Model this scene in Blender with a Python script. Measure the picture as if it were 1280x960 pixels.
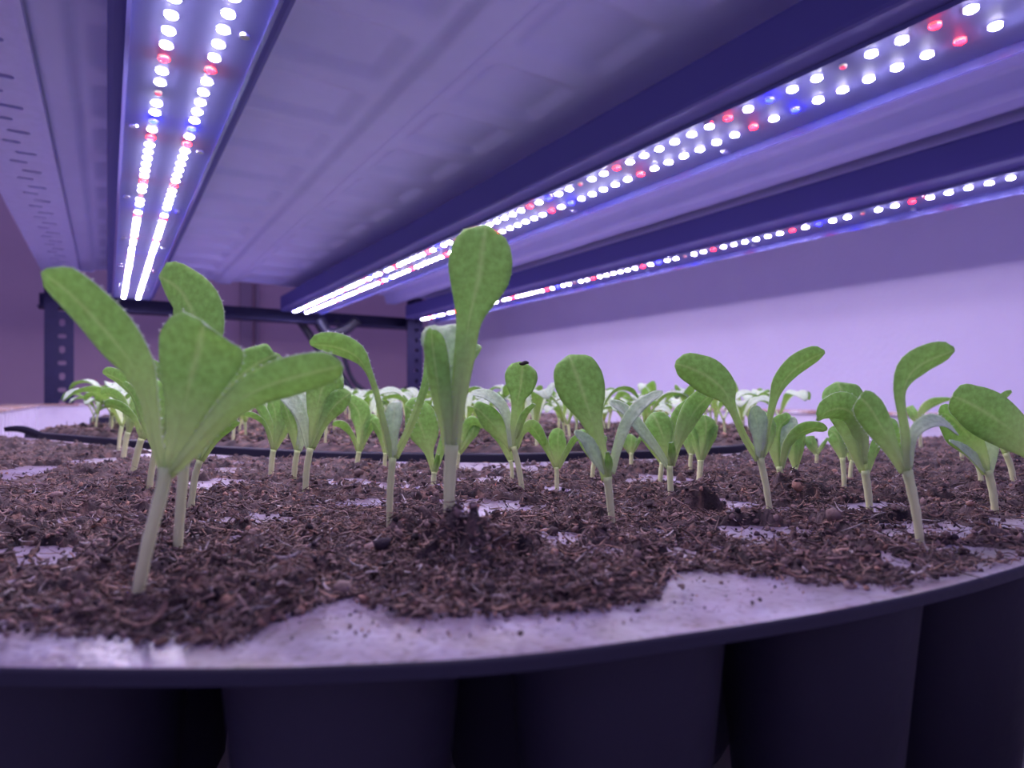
import bpy, bmesh, math, random
import numpy as np
from mathutils import Vector, Matrix

for o in list(bpy.data.objects):
    bpy.data.objects.remove(o, do_unlink=True)
scene = bpy.context.scene
col = scene.collection

# ------------------------------------------------------------------ camera
CAMZ = 0.029            # lens height above the tray surface (metres)
FPX = 800.0             # focal length for a 1280 px wide picture
HOR = 494.0             # row of the horizon
cam_d = bpy.data.cameras.new('camera')
cam = bpy.data.objects.new('camera', cam_d)
col.objects.link(cam)
cam.location = (0, 0, CAMZ)
cam.rotation_euler = (math.radians(90), 0, 0)
cam_d.sensor_fit = 'HORIZONTAL'
cam_d.sensor_width = 36.0
cam_d.lens = FPX / 1280.0 * 36.0
cam_d.shift_y = (HOR - 480.0) / 1280.0
cam_d.clip_start = 0.004
cam_d.clip_end = 30
cam_d.dof.use_dof = True
cam_d.dof.focus_distance = 0.17
cam_d.dof.aperture_fstop = 21.0
scene.camera = cam

# ------------------------------------------------------------------ world, exposure
world = bpy.data.worlds.new('world')
scene.world = world
world.use_nodes = True
bg = world.node_tree.nodes['Background']
bg.inputs[0].default_value = (0.48, 0.41, 0.98, 1)
bg.inputs[1].default_value = 0.62
vs = scene.view_settings
vs.view_transform = 'Standard'
vs.look = 'None'
vs.gamma = 1.0
vs.use_curve_mapping = False
vs.exposure = 0.0
LED_W, LED_R, LED_B = 245.0, 190.0, 460.0

# ------------------------------------------------------------------ frames
TH = math.atan((640 - 134) / FPX)       # the rack is turned this far from the lens axis
C, S = math.cos(TH), math.sin(TH)
def RK(u, v, z=0.0):
    """rack frame (u across, v along the lamps) -> world"""
    return Vector((u * C - v * S, u * S + v * C, z))
def rk_obj_rot():
    return (0, 0, TH)
def gnd(px, py, z=0.0):
    Y = (CAMZ - z) * FPX / (py - HOR)
    return ((px - 640) / FPX * Y, Y)

# ------------------------------------------------------------------ materials
def nodes_of(m):
    m.use_nodes = True
    nt = m.node_tree
    return nt, nt.nodes, nt.links, nt.nodes['Principled BSDF']
def mat(name, colr, rough=0.6, metal=0.0, spec=0.5, noise=None, bump=None, emit=None):
    m = bpy.data.materials.new(name)
    nt, N, L, b = nodes_of(m)
    b.inputs['Base Color'].default_value = (*colr, 1)
    b.inputs['Roughness'].default_value = rough
    b.inputs['Metallic'].default_value = metal
    b.inputs['Specular IOR Level'].default_value = spec
    tc = N.new('ShaderNodeTexCoord')
    if noise:
        sc, col2, lo, hi = noise
        n = N.new('ShaderNodeTexNoise'); n.inputs['Scale'].default_value = sc
        n.inputs['Detail'].default_value = 6; n.inputs['Roughness'].default_value = 0.65
        L.new(tc.outputs['Object'], n.inputs['Vector'])
        r = N.new('ShaderNodeValToRGB')
        r.color_ramp.elements[0].position = lo; r.color_ramp.elements[0].color = (*colr, 1)
        r.color_ramp.elements[1].position = hi; r.color_ramp.elements[1].color = (*col2, 1)
        L.new(n.outputs['Fac'], r.inputs['Fac']); L.new(r.outputs['Color'], b.inputs['Base Color'])
    if bump:
        sc, st, dist = bump
        n2 = N.new('ShaderNodeTexNoise'); n2.inputs['Scale'].default_value = sc; n2.inputs['Detail'].default_value = 4
        L.new(tc.outputs['Object'], n2.inputs['Vector'])
        bp = N.new('ShaderNodeBump'); bp.inputs['Strength'].default_value = st; bp.inputs['Distance'].default_value = dist
        L.new(n2.outputs['Fac'], bp.inputs['Height']); L.new(bp.outputs['Normal'], b.inputs['Normal'])
    if emit:
        b.inputs['Emission Color'].default_value = (*emit[0], 1)
        b.inputs['Emission Strength'].default_value = emit[1]
    return m

def leaf_mat(name, blade, pale, trans, rough, sheen, spot):
    """colour attribute: r = along the leaf, g = distance from the midrib"""
    m = bpy.data.materials.new(name)
    nt, N, L, b = nodes_of(m)
    at = N.new('ShaderNodeAttribute'); at.attribute_name = 'Col'
    sep = N.new('ShaderNodeSeparateColor'); L.new(at.outputs['Color'], sep.inputs['Color'])
    tc = N.new('ShaderNodeTexCoord')
    no = N.new('ShaderNodeTexNoise'); no.inputs['Scale'].default_value = 900; no.inputs['Detail'].default_value = 5
    L.new(tc.outputs['Object'], no.inputs['Vector'])
    r1 = N.new('ShaderNodeValToRGB')
    r1.color_ramp.elements[0].position = 0.35; r1.color_ramp.elements[0].color = (*[c * 0.82 for c in blade], 1)
    r1.color_ramp.elements[1].position = 0.68; r1.color_ramp.elements[1].color = (*[min(1, c * 1.15 + spot) for c in blade], 1)
    L.new(no.outputs['Fac'], r1.inputs['Fac'])
    # petiole fades to pale green, midrib pale
    ra = N.new('ShaderNodeMapRange'); ra.inputs['From Min'].default_value = 0.12; ra.inputs['From Max'].default_value = 0.62
    ra.inputs['To Min'].default_value = 0.9; ra.inputs['To Max'].default_value = 0.0
    L.new(sep.outputs['Red'], ra.inputs['Value'])
    rb = N.new('ShaderNodeMapRange'); rb.inputs['From Min'].default_value = 0.0; rb.inputs['From Max'].default_value = 0.14
    rb.inputs['To Min'].default_value = 0.45; rb.inputs['To Max'].default_value = 0.0
    L.new(sep.outputs['Green'], rb.inputs['Value'])
    mx = N.new('ShaderNodeMath'); mx.operation = 'MAXIMUM'
    L.new(ra.outputs['Result'], mx.inputs[0]); L.new(rb.outputs['Result'], mx.inputs[1])
    mixc = N.new('ShaderNodeMix'); mixc.data_type = 'RGBA'
    L.new(mx.outputs[0], mixc.inputs['Factor']); L.new(r1.outputs['Color'], mixc.inputs[6])
    mixc.inputs[7].default_value = (*pale, 1)
    L.new(mixc.outputs[2], b.inputs['Base Color'])
    b.inputs['Roughness'].default_value = rough
    b.inputs['Sheen Weight'].default_value = sheen
    b.inputs['Sheen Roughness'].default_value = 0.5
    bp = N.new('ShaderNodeBump'); bp.inputs['Strength'].default_value = 0.5; bp.inputs['Distance'].default_value = 0.0006
    L.new(no.outputs['Fac'], bp.inputs['Height']); L.new(bp.outputs['Normal'], b.inputs['Normal'])
    t = N.new('ShaderNodeBsdfTranslucent')
    tm = N.new('ShaderNodeMix'); tm.data_type = 'RGBA'; tm.blend_type = 'MIX'; tm.inputs['Factor'].default_value = 0.5
    L.new(mixc.outputs[2], tm.inputs[6]); tm.inputs[7].default_value = (0.72, 0.95, 0.30, 1)
    L.new(tm.outputs[2], t.inputs['Color'])
    ms = N.new('ShaderNodeMixShader'); ms.inputs['Fac'].default_value = trans
    L.new(b.outputs[0], ms.inputs[1]); L.new(t.outputs[0], ms.inputs[2])
    out = [n for n in N if n.type == 'OUTPUT_MATERIAL'][0]
    L.new(ms.outputs[0], out.inputs['Surface'])
    return m

def stem_mat():
    m = bpy.data.materials.new('stem')
    nt, N, L, b = nodes_of(m)
    at = N.new('ShaderNodeAttribute'); at.attribute_name = 'Col'
    sep = N.new('ShaderNodeSeparateColor'); L.new(at.outputs['Color'], sep.inputs['Color'])
    r = N.new('ShaderNodeValToRGB')
    r.color_ramp.elements[0].position = 0.0; r.color_ramp.elements[0].color = (0.84, 0.84, 0.46, 1)
    r.color_ramp.elements[1].position = 1.0; r.color_ramp.elements[1].color = (0.66, 0.80, 0.32, 1)
    e = r.color_ramp.elements.new(0.75); e.color = (0.80, 0.88, 0.42, 1)
    L.new(sep.outputs['Red'], r.inputs['Fac']); L.new(r.outputs['Color'], b.inputs['Base Color'])
    b.inputs['Roughness'].default_value = 0.5
    b.inputs['Subsurface Weight'].default_value = 0.2
    b.inputs['Subsurface Radius'].default_value = (0.002, 0.002, 0.001)
    b.inputs['Sheen Weight'].default_value = 0.3
    return m

def attr_mat(name, rough, spec, gain=1.0):
    m = bpy.data.materials.new(name)
    nt, N, L, b = nodes_of(m)
    at = N.new('ShaderNodeAttribute'); at.attribute_name = 'Col'
    tc = N.new('ShaderNodeTexCoord')
    no = N.new('ShaderNodeTexNoise'); no.inputs['Scale'].default_value = 1500; no.inputs['Detail'].default_value = 4
    L.new(tc.outputs['Object'], no.inputs['Vector'])
    mr = N.new('ShaderNodeMapRange'); mr.inputs['To Min'].default_value = 0.55 * gain; mr.inputs['To Max'].default_value = 1.45 * gain
    L.new(no.outputs['Fac'], mr.inputs['Value'])
    vm = N.new('ShaderNodeVectorMath'); vm.operation = 'SCALE'
    L.new(at.outputs['Color'], vm.inputs[0]); L.new(mr.outputs['Result'], vm.inputs['Scale'])
    L.new(vm.outputs[0], b.inputs['Base Color'])
    b.inputs['Roughness'].default_value = rough
    b.inputs['Specular IOR Level'].default_value = spec
    bp = N.new('ShaderNodeBump'); bp.inputs['Strength'].default_value = 0.6; bp.inputs['Distance'].default_value = 0.0004
    L.new(no.outputs['Fac'], bp.inputs['Height']); L.new(bp.outputs['Normal'], b.inputs['Normal'])
    return m

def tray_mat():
    """dark plug-tray plastic: upper sheet painted pale for glancing lamp reflections, with brown soil dust"""
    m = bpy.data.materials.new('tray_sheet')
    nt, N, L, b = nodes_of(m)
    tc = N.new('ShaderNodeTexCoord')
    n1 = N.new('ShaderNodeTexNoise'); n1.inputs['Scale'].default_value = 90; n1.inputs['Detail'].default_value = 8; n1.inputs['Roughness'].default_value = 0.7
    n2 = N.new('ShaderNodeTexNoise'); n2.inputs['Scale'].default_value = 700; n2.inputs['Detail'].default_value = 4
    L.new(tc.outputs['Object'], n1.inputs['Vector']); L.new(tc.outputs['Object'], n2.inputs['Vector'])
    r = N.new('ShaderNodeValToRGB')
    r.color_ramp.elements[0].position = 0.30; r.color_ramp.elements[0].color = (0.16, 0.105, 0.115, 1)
    r.color_ramp.elements[1].position = 0.62; r.color_ramp.elements[1].color = (0.31, 0.26, 0.37, 1)  # lavender stands in for glancing light off the black plastic
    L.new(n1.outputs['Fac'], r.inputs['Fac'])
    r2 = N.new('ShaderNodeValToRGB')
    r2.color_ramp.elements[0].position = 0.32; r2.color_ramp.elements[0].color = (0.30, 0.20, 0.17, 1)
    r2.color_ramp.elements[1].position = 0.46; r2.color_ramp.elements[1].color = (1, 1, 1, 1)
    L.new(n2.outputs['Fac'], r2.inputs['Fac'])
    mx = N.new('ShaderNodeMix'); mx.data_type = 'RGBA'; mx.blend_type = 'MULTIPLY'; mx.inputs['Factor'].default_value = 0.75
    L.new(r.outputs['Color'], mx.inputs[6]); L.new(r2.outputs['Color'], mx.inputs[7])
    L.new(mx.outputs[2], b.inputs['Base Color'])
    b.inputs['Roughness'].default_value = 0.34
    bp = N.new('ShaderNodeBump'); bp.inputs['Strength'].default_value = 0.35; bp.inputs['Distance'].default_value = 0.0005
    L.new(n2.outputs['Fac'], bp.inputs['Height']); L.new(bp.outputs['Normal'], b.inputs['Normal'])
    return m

def wood_dust_mat():
    """white plastic flange with brown soil dust lying on it"""
    return mat('dusty_white', (0.75, 0.70, 0.74), 0.55, noise=(38, (0.36, 0.22, 0.17), 0.34, 0.50), bump=(300, 0.3, 0.0006))

M = {}
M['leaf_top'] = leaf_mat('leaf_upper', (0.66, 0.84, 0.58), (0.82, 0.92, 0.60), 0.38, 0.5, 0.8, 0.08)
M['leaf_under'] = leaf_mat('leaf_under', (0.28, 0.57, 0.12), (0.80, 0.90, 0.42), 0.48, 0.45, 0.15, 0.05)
M['stem'] = stem_mat()
M['hair'] = mat('leaf_hair', (0.8, 0.85, 0.8), 0.4)
M['husk'] = mat('seed_husk', (0.03, 0.02, 0.02), 0.8)
M['soil'] = attr_mat('coir_soil', 0.85, 0.25)
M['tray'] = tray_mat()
M['black'] = mat('black_plastic', (0.026, 0.023, 0.044), 0.55, spec=0.2, bump=(500, 0.2, 0.0004))
M['tub'] = mat('white_tub', (0.60, 0.56, 0.66), 0.4, noise=(25, (0.50, 0.45, 0.56), 0.45, 0.7))
M['tub_rim'] = wood_dust_mat()
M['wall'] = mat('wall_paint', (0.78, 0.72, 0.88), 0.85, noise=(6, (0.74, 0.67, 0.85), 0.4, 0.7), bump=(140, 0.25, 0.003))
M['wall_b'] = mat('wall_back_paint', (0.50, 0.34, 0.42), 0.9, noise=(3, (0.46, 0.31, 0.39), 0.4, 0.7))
M['trim'] = mat('dark_trim', (0.30, 0.21, 0.28), 0.7)
M['floor'] = mat('floor_concrete', (0.2, 0.17, 0.2), 0.8, noise=(5, (0.15, 0.13, 0.16), 0.4, 0.6))
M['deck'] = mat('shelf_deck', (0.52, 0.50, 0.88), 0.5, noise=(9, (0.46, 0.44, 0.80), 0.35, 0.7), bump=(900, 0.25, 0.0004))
M['steel'] = mat('painted_steel', (0.032, 0.028, 0.080), 0.7, spec=0.2, noise=(60, (0.026, 0.023, 0.065), 0.4, 0.7))
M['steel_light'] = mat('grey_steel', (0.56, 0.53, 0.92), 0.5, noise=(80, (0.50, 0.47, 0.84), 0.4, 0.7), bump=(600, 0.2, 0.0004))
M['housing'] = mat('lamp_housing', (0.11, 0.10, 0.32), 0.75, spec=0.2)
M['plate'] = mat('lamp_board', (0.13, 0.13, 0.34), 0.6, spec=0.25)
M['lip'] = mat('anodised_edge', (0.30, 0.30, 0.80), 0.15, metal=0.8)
M['screw'] = mat('screw', (0.5, 0.5, 0.65), 0.25, metal=1.0)
M['cable'] = mat('cable', (0.02, 0.02, 0.04), 0.5)
M['led_rim'] = mat('led_rim', (0.75, 0.7, 0.55), 0.5)
def led_mat(name, base, ecol, e):
    return mat(name, base, 0.3, emit=(ecol, e))
M['led_w'] = led_mat('led_white', (0.9, 0.85, 0.6), (1.0, 0.94, 1.22), LED_W)
M['led_r'] = led_mat('led_red', (0.9, 0.1, 0.2), (1.0, 0.0008, 0.0022), LED_R)
M['led_b'] = led_mat('led_blue', (0.1, 0.1, 0.9), (0.0004, 0.0008, 1.0), LED_B)
M['led_i'] = led_mat('led_infrared', (0.7, 0.1, 0.2), (1.0, 0.03, 0.10), 0.9)

# ------------------------------------------------------------------ object helpers
def tag(o, label=None, cat=None, group=None, kind=None):
    if label: o['label'] = label
    if cat: o['category'] = cat
    if group: o['group'] = group
    if kind: o['kind'] = kind
    return o
def link(name, me, parent=None, loc=(0, 0, 0), rot=(0, 0, 0)):
    o = bpy.data.objects.new(name, me)
    col.objects.link(o)
    o.location = loc; o.rotation_euler = rot
    if parent: o.parent = parent
    return o
def empty(name, loc=(0, 0, 0), rz=0.0):
    o = bpy.data.objects.new(name, None)
    o.empty_display_size = 0.01
    col.objects.link(o)
    o.location = loc; o.rotation_euler = (0, 0, rz)
    return o
def np_mesh(name, verts, faces, mats, cols=None, smooth=True, fmat=None):
    """verts (n,3); faces list of arrays, each (k,3) or (k,4)"""
    me = bpy.data.meshes.new(name)
    verts = np.asarray(verts, dtype=np.float32)
    me.vertices.add(len(verts)); me.vertices.foreach_set('co', verts.ravel())
    loops, starts, tot = [], [], 0
    for f in faces:
        f = np.asarray(f, dtype=np.int32)
        if len(f) == 0: continue
        k = f.shape[1]
        loops.append(f.ravel()); starts.append(tot + np.arange(len(f), dtype=np.int32) * k); tot += f.size
    loops = np.concatenate(loops); starts = np.concatenate(starts)
    me.loops.add(len(loops)); me.loops.foreach_set('vertex_index', loops)
    me.polygons.add(len(starts)); me.polygons.foreach_set('loop_start', starts)
    me.update(calc_edges=True)
    if smooth: me.polygons.foreach_set('use_smooth', np.ones(len(starts), dtype=bool))
    for m in mats: me.materials.append(m)
    if fmat is not None: me.polygons.foreach_set('material_index', np.asarray(fmat, dtype=np.int32))
    if cols is not None:
        ca = me.color_attributes.new('Col', 'FLOAT_COLOR', 'POINT')
        c4 = np.ones((len(verts), 4), dtype=np.float32); c4[:, :3] = cols
        ca.data.foreach_set('color', c4.ravel())
    me.validate()
    return me
def bm_mesh(name, bm, material, smooth=False, bevel=0.0):
    if bevel > 0:
        bmesh.ops.bevel(bm, geom=list(bm.edges), offset=bevel, segments=2, affect='EDGES', profile=0.6)
    bmesh.ops.recalc_face_normals(bm, faces=bm.faces)
    me = bpy.data.meshes.new(name); bm.to_mesh(me); bm.free()
    me.materials.append(material)
    if smooth:
        for p in me.polygons: p.use_smooth = True
    return me
def box_bm(bm, x0, x1, y0, y1, z0, z1):
    r = bmesh.ops.create_cube(bm, size=1.0)
    for v in r['verts']:
        v.co = Vector((x0 + (v.co.x + 0.5) * (x1 - x0), y0 + (v.co.y + 0.5) * (y1 - y0), z0 + (v.co.z + 0.5) * (z1 - z0)))
    return r['verts']
def box(name, dims, material, parent=None, bevel=0.0, loc=(0, 0, 0), rot=(0, 0, 0)):
    bm = bmesh.new(); box_bm(bm, *dims)
    return link(name, bm_mesh(name, bm, material, bevel=bevel), parent, loc, rot)
RROT = (0, 0, TH)      # rack-frame objects are built in (u, v, z) and turned by this

def catmull(P, n):
    P = np.asarray(P, float)
    if len(P) == 2: P = np.vstack([P[0], (P[0] + P[1]) / 2, P[1]])
    Q = np.vstack([2 * P[0] - P[1], P, 2 * P[-1] - P[-2]])
    d = np.linalg.norm(np.diff(P[:, :3], axis=0), axis=1); cum = np.concatenate([[0], np.cumsum(d)])
    out = []
    for s in np.linspace(0, cum[-1], n):
        i = min(max(np.searchsorted(cum, s, side='right') - 1, 0), len(P) - 2)
        t = (s - cum[i]) / max(cum[i + 1] - cum[i], 1e-9)
        a, b, c, e = Q[i], Q[i + 1], Q[i + 2], Q[i + 3]
        out.append(0.5 * (2 * b + (c - a) * t + (2 * a - 5 * b + 4 * c - e) * t * t + (3 * b - a - 3 * c + e) * t ** 3))
    return np.array(out)
def unit(v):
    return v / np.maximum(np.linalg.norm(v, axis=-1, keepdims=True), 1e-12)

def tube_mesh(name, P, R, material, sides=8, colr=True):
    n = len(P); P = np.asarray(P)
    T = unit(np.gradient(P, axis=0))
    ref = np.tile(np.array([0.31, 0.9, 0.2]), (n, 1))
    A = unit(np.cross(T, ref)); B = np.cross(T, A)
    ang = np.linspace(0, 2 * math.pi, sides, endpoint=False)
    V = P[:, None, :] + (A[:, None, :] * np.cos(ang)[None, :, None] + B[:, None, :] * np.sin(ang)[None, :, None]) * np.asarray(R)[:, None, None]
    V = V.reshape(-1, 3)
    i = np.arange(n - 1)[:, None] * sides; j = np.arange(sides)[None, :]; j2 = (j + 1) % sides
    F = np.stack([i + j, i + j2, i + sides + j2, i + sides + j], -1).reshape(-1, 4)
    V = np.vstack([V, P[0], P[-1]]); k = n * sides
    jj = np.arange(sides); j2 = (jj + 1) % sides
    F3 = np.vstack([np.stack([np.full(sides, k), j2, jj], -1),
                    np.stack([np.full(sides, k + 1), (n - 1) * sides + jj, (n - 1) * sides + j2], -1)])
    t = np.repeat(np.linspace(0, 1, n), sides); t = np.concatenate([t, [0, 1]])
    cols = np.stack([t, t * 0, t * 0], -1) if colr else None
    return np_mesh(name, V, [F, F3], [material], cols)

def leaf_mesh(name, P, hw, W, cup=0.25, side=None, thick=0.00035, m=9, ruffle=0.0, seed=0):
    """closed, lens-shaped leaf along P with half-widths hw and width directions W"""
    n = len(P)
    T = unit(np.gradient(P, axis=0)); W = unit(W - T * np.sum(W * T, -1, keepdims=True))
    N = np.cross(T, W)
    out = P[-1] - P[0]; out = np.array([out[0], out[1], 0]); out = out / max(np.linalg.norm(out), 1e-6)
    refv = (np.array([0, 0, 1.0]) - 0.7 * out) if side is None else side
    wgt = hw[:, None]
    if np.sum((N * wgt) @ refv) < 0: N = -N
    s = np.linspace(-1, 1, m)
    rs = np.random.RandomState(seed)
    ph = rs.rand(3) * 6.28
    tt = np.linspace(0, 1, n)
    ruf = ruffle * np.sin(tt[:, None] * 17 + ph[0] + s[None, :] * 2) * (s ** 2)[None, :]
    h = hw[:, None] * (cup * (s ** 2)[None, :] + ruf)              # margins lifted to the upper side
    th = thick * (1 - 0.75 * np.abs(s) ** 2)[None, :] * np.minimum(1, 0.35 + hw / 0.003)[:, None]
    th = th + (np.maximum(0, 1 - np.abs(s) / 0.22) * 0.0005)[None, :] * np.exp(-tt * 2.0)[:, None]
    base = P[:, None, :] + W[:, None, :] * (hw[:, None] * s[None, :])[..., None] + N[:, None, :] * h[..., None]
    up = base + N[:, None, :] * (th * 0.5)[..., None]
    lo = base - N[:, None, :] * (th * 1.0)[..., None]
    V = np.vstack([up.reshape(-1, 3), lo.reshape(-1, 3)])
    k = n * m
    i = np.arange(n - 1)[:, None] * m; j = np.arange(m - 1)[None, :]
    q = np.stack([i + j, i + j + 1, i + m + j + 1, i + m + j], -1).reshape(-1, 4)
    # orient: upper faces along N
    a, b, c = V[q[len(q) // 2, 0]], V[q[len(q) // 2, 1]], V[q[len(q) // 2, 2]]
    nn = np.cross(b - a, c - a)
    mid = N[n // 2]
    up_q = q if nn @ mid > 0 else q[:, ::-1]
    lo_q = up_q[:, ::-1] + k
    ii = np.arange(n - 1) * m
    e1 = np.stack([ii, ii + m, ii + m + k, ii + k], -1)
    e2 = np.stack([ii + m - 1, ii + m - 1 + k, ii + 2 * m - 1 + k, ii + 2 * m - 1], -1)
    jj = np.arange(m - 1)
    e3 = np.stack([jj, jj + k, jj + 1 + k, jj + 1], -1)
    e4 = np.stack([(n - 1) * m + jj, (n - 1) * m + jj + 1, (n - 1) * m + jj + 1 + k, (n - 1) * m + jj + k], -1)
    if not (nn @ mid > 0): e1, e2, e3, e4 = [e[:, ::-1] for e in (e1, e2, e3, e4)]
    F = np.vstack([up_q, lo_q, e1, e2, e3, e4])
    fm = np.concatenate([np.zeros(len(up_q)), np.ones(len(lo_q)), np.zeros(len(F) - 2 * len(up_q))])
    t = np.repeat(tt, m); ss = np.tile(np.abs(s), n)
    cc = np.stack([t, ss, t * 0], -1); cc = np.vstack([cc, cc])
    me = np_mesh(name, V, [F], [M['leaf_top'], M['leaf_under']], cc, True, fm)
    info = (base, W, N, hw)
    return me, info

def hair_mesh(name, base, W, N, hw, count, length, seed):
    rs = np.random.RandomState(seed)
    n, m = base.shape[:2]
    V, F = [], []
    for q in range(count):
        i = rs.randint(1, n - 1); j = rs.choice([0, m - 1, rs.randint(0, m)])
        p = base[i, j]
        sgn = -1 if j < m / 2 else 1
        d = unit(N[i] * (0.6 + rs.rand() * 0.6) + W[i] * sgn * rs.rand() * 0.9 + rs.randn(3) * 0.35)
        l = length * (0.5 + rs.rand())
        a = unit(np.cross(d, rs.randn(3))); b = np.cross(d, a); r = 0.000028
        k = len(V)
        V += [p + a * r, p - a * r * 0.5 + b * r * 0.87, p - a * r * 0.5 - b * r * 0.87, p + d * l]
        F += [(k, k + 1, k + 3), (k + 1, k + 2, k + 3), (k + 2, k, k + 3)]
    return np_mesh(name, np.array(V), [np.array(F)], [M['hair']], None, False)

# ------------------------------------------------------------------ noise
def vnoise(x, y, seed):
    xi = np.floor(x).astype(np.int64); yi = np.floor(y).astype(np.int64)
    xf = x - xi; yf = y - yi
    u = xf * xf * xf * (xf * (xf * 6 - 15) + 10); v = yf * yf * yf * (yf * (yf * 6 - 15) + 10)
    def h(a, b):
        k = (a * 374761393 + b * 668265263 + seed * 974634521) & 0xFFFFFFFF
        k = ((k ^ (k >> 13)) * 1274126177) & 0xFFFFFFFF
        return ((k ^ (k >> 16)) & 0xFFFF) / 65535.0
    a = h(xi, yi); b = h(xi + 1, yi); c = h(xi, yi + 1); d = h(xi + 1, yi + 1)
    return (a * (1 - u) + b * u) * (1 - v) + (c * (1 - u) + d * u) * v
def fbm(x, y, scale, octv, seed):
    t = 0; amp = 1; tot = 0
    for k in range(octv):
        t = t + amp * vnoise(x / scale * 2 ** k + 13.7 * k, y / scale * 2 ** k + 7.1 * k, seed + k)
        tot += amp; amp *= 0.5
    return t / tot

# ================================================================== STRUCTURE
U0, U1, V0, V1 = -0.11, 0.645, 0.012, 1.50     # inside of the white tub
WALL_U = 0.95
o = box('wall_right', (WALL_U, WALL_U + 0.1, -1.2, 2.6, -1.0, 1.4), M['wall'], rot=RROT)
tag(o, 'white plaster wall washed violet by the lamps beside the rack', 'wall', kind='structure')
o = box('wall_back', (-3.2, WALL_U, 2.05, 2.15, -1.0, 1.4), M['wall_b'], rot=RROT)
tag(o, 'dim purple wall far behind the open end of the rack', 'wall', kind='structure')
o = box('floor', (-3.2, WALL_U, -1.2, 2.5, -1.05, -1.0), M['floor'], rot=RROT)
tag(o, 'dark concrete floor under the rack', 'floor', kind='structure')
for i, (a, b) in enumerate([(0.335, 0.365), (0.378, 0.388)]):
    o = box('trim_%d' % (i + 1), (a, b, 2.035, 2.0498, -1.0, 1.4), M['trim'], rot=RROT)
    tag(o, ['wide dark upright strip on the back wall between the two lamps',
            'narrow dark upright strip on the back wall between the two lamps'][i], 'trim', kind='structure')

# ------------------------------------------------------------------ plates with slots
def slot_pts(cx, cy, lx, ly, n=12):
    """stadium outline, lx by ly overall"""
    r = min(lx, ly) / 2; pts = []
    dx, dy = lx / 2 - r, ly / 2 - r
    for k in range(n):
        a = 2 * math.pi * (k + 0.5) / n
        pts.append((cx + math.copysign(dx, math.cos(a)) + r * math.cos(a), cy + math.copysign(dy, math.sin(a)) + r * math.sin(a)))
    return pts
def slotted_plate(name, w, h, slots, thick, place, material, parent):
    """flat plate [0,w]x[0,h] with real slots; place(a,b,t) gives the 3D point"""
    bm = bmesh.new()
    def loop(pts):
        vs_ = [bm.verts.new((p[0], p[1], 0)) for p in pts]
        return [bm.edges.new((vs_[k], vs_[(k + 1) % len(vs_)])) for k in range(len(vs_))]
    ed = loop([(0, 0), (w, 0), (w, h), (0, h)])
    for s in slots: ed += loop(slot_pts(*s))
    bmesh.ops.triangle_fill(bm, use_beauty=True, use_dissolve=False, edges=ed)
    fs = list(bm.faces)
    r = bmesh.ops.extrude_face_region(bm, geom=fs)
    for v in [g for g in r['geom'] if isinstance(g, bmesh.types.BMVert)]: v.co.z = thick
    for v in bm.verts: v.co = Vector(place(v.co.x, v.co.y, v.co.z))
    return link(name, bm_mesh(name, bm, material), parent)

def post(u, v, w, label, side):
    t = empty('rack_post', RK(u, v, -0.9), TH)
    hh = 1.5
    slots = []
    k = 0; z = 0.72
    while z < 1.30:
        slots.append((w * 0.60, z, w * (0.30 if k % 2 == 0 else 0.20), w * (0.18 if k % 2 == 0 else 0.30)))
        z += 0.0275; k += 1
    slotted_plate('front_flange', w, hh, slots, 0.003, lambda a, b, c: (a, c, b), M['steel'], t)
    box('side_flange', (0 if side < 0 else w - 0.003, 0.003 if side < 0 else w, 0.003, 0.045, 0, hh), M['steel'], t)
    tag(t, label, 'post', 'slotted rack posts')
post(-0.108, 1.60, 0.05, 'dark slotted steel post standing behind the leftmost lamp', -1)
post(0.68, 1.60, 0.045, 'dark slotted steel post under the far end of the lamp by the wall', 1)

# left slotted beam: horizontal flange seen from below
HB = CAMZ + 0.25
t = empty('slotted_beam', RK(-0.112, 0.2, HB), TH)
w, ln = 0.066, 1.40
slots = []
for k in range(43):
    slots.append((0.036 + (0.005 if k % 2 else -0.004), 0.02 + k * 0.032, 0.019 if k % 2 else 0.016, 0.0075))
slotted_plate('lower_flange', w, ln, slots, 0.003, lambda a, b, c: (a, b, c), M['steel_light'], t)
box('upright_flange', (0, 0.003, 0, ln, 0.003, 0.05), M['steel_light'], t)
box('folded_edge', (w - 0.004, w, 0, ln, -0.004, -0.0002), M['steel_light'], t)
tag(t, 'purple grey slotted steel beam along the left edge of the shelf', 'beam')
# back cross beam
t = empty('cross_beam', RK(-0.12, 1.602, CAMZ + 0.180), TH)
box('web', (0, 0.87, 0.052, 0.055, 0, 0.034), M['steel'], t)
box('bottom_flange', (0, 0.87, 0.004, 0.052, 0, 0.003), M['steel'], t)
tag(t, 'dark steel cross beam closing the far end of the shelf', 'beam')

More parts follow.
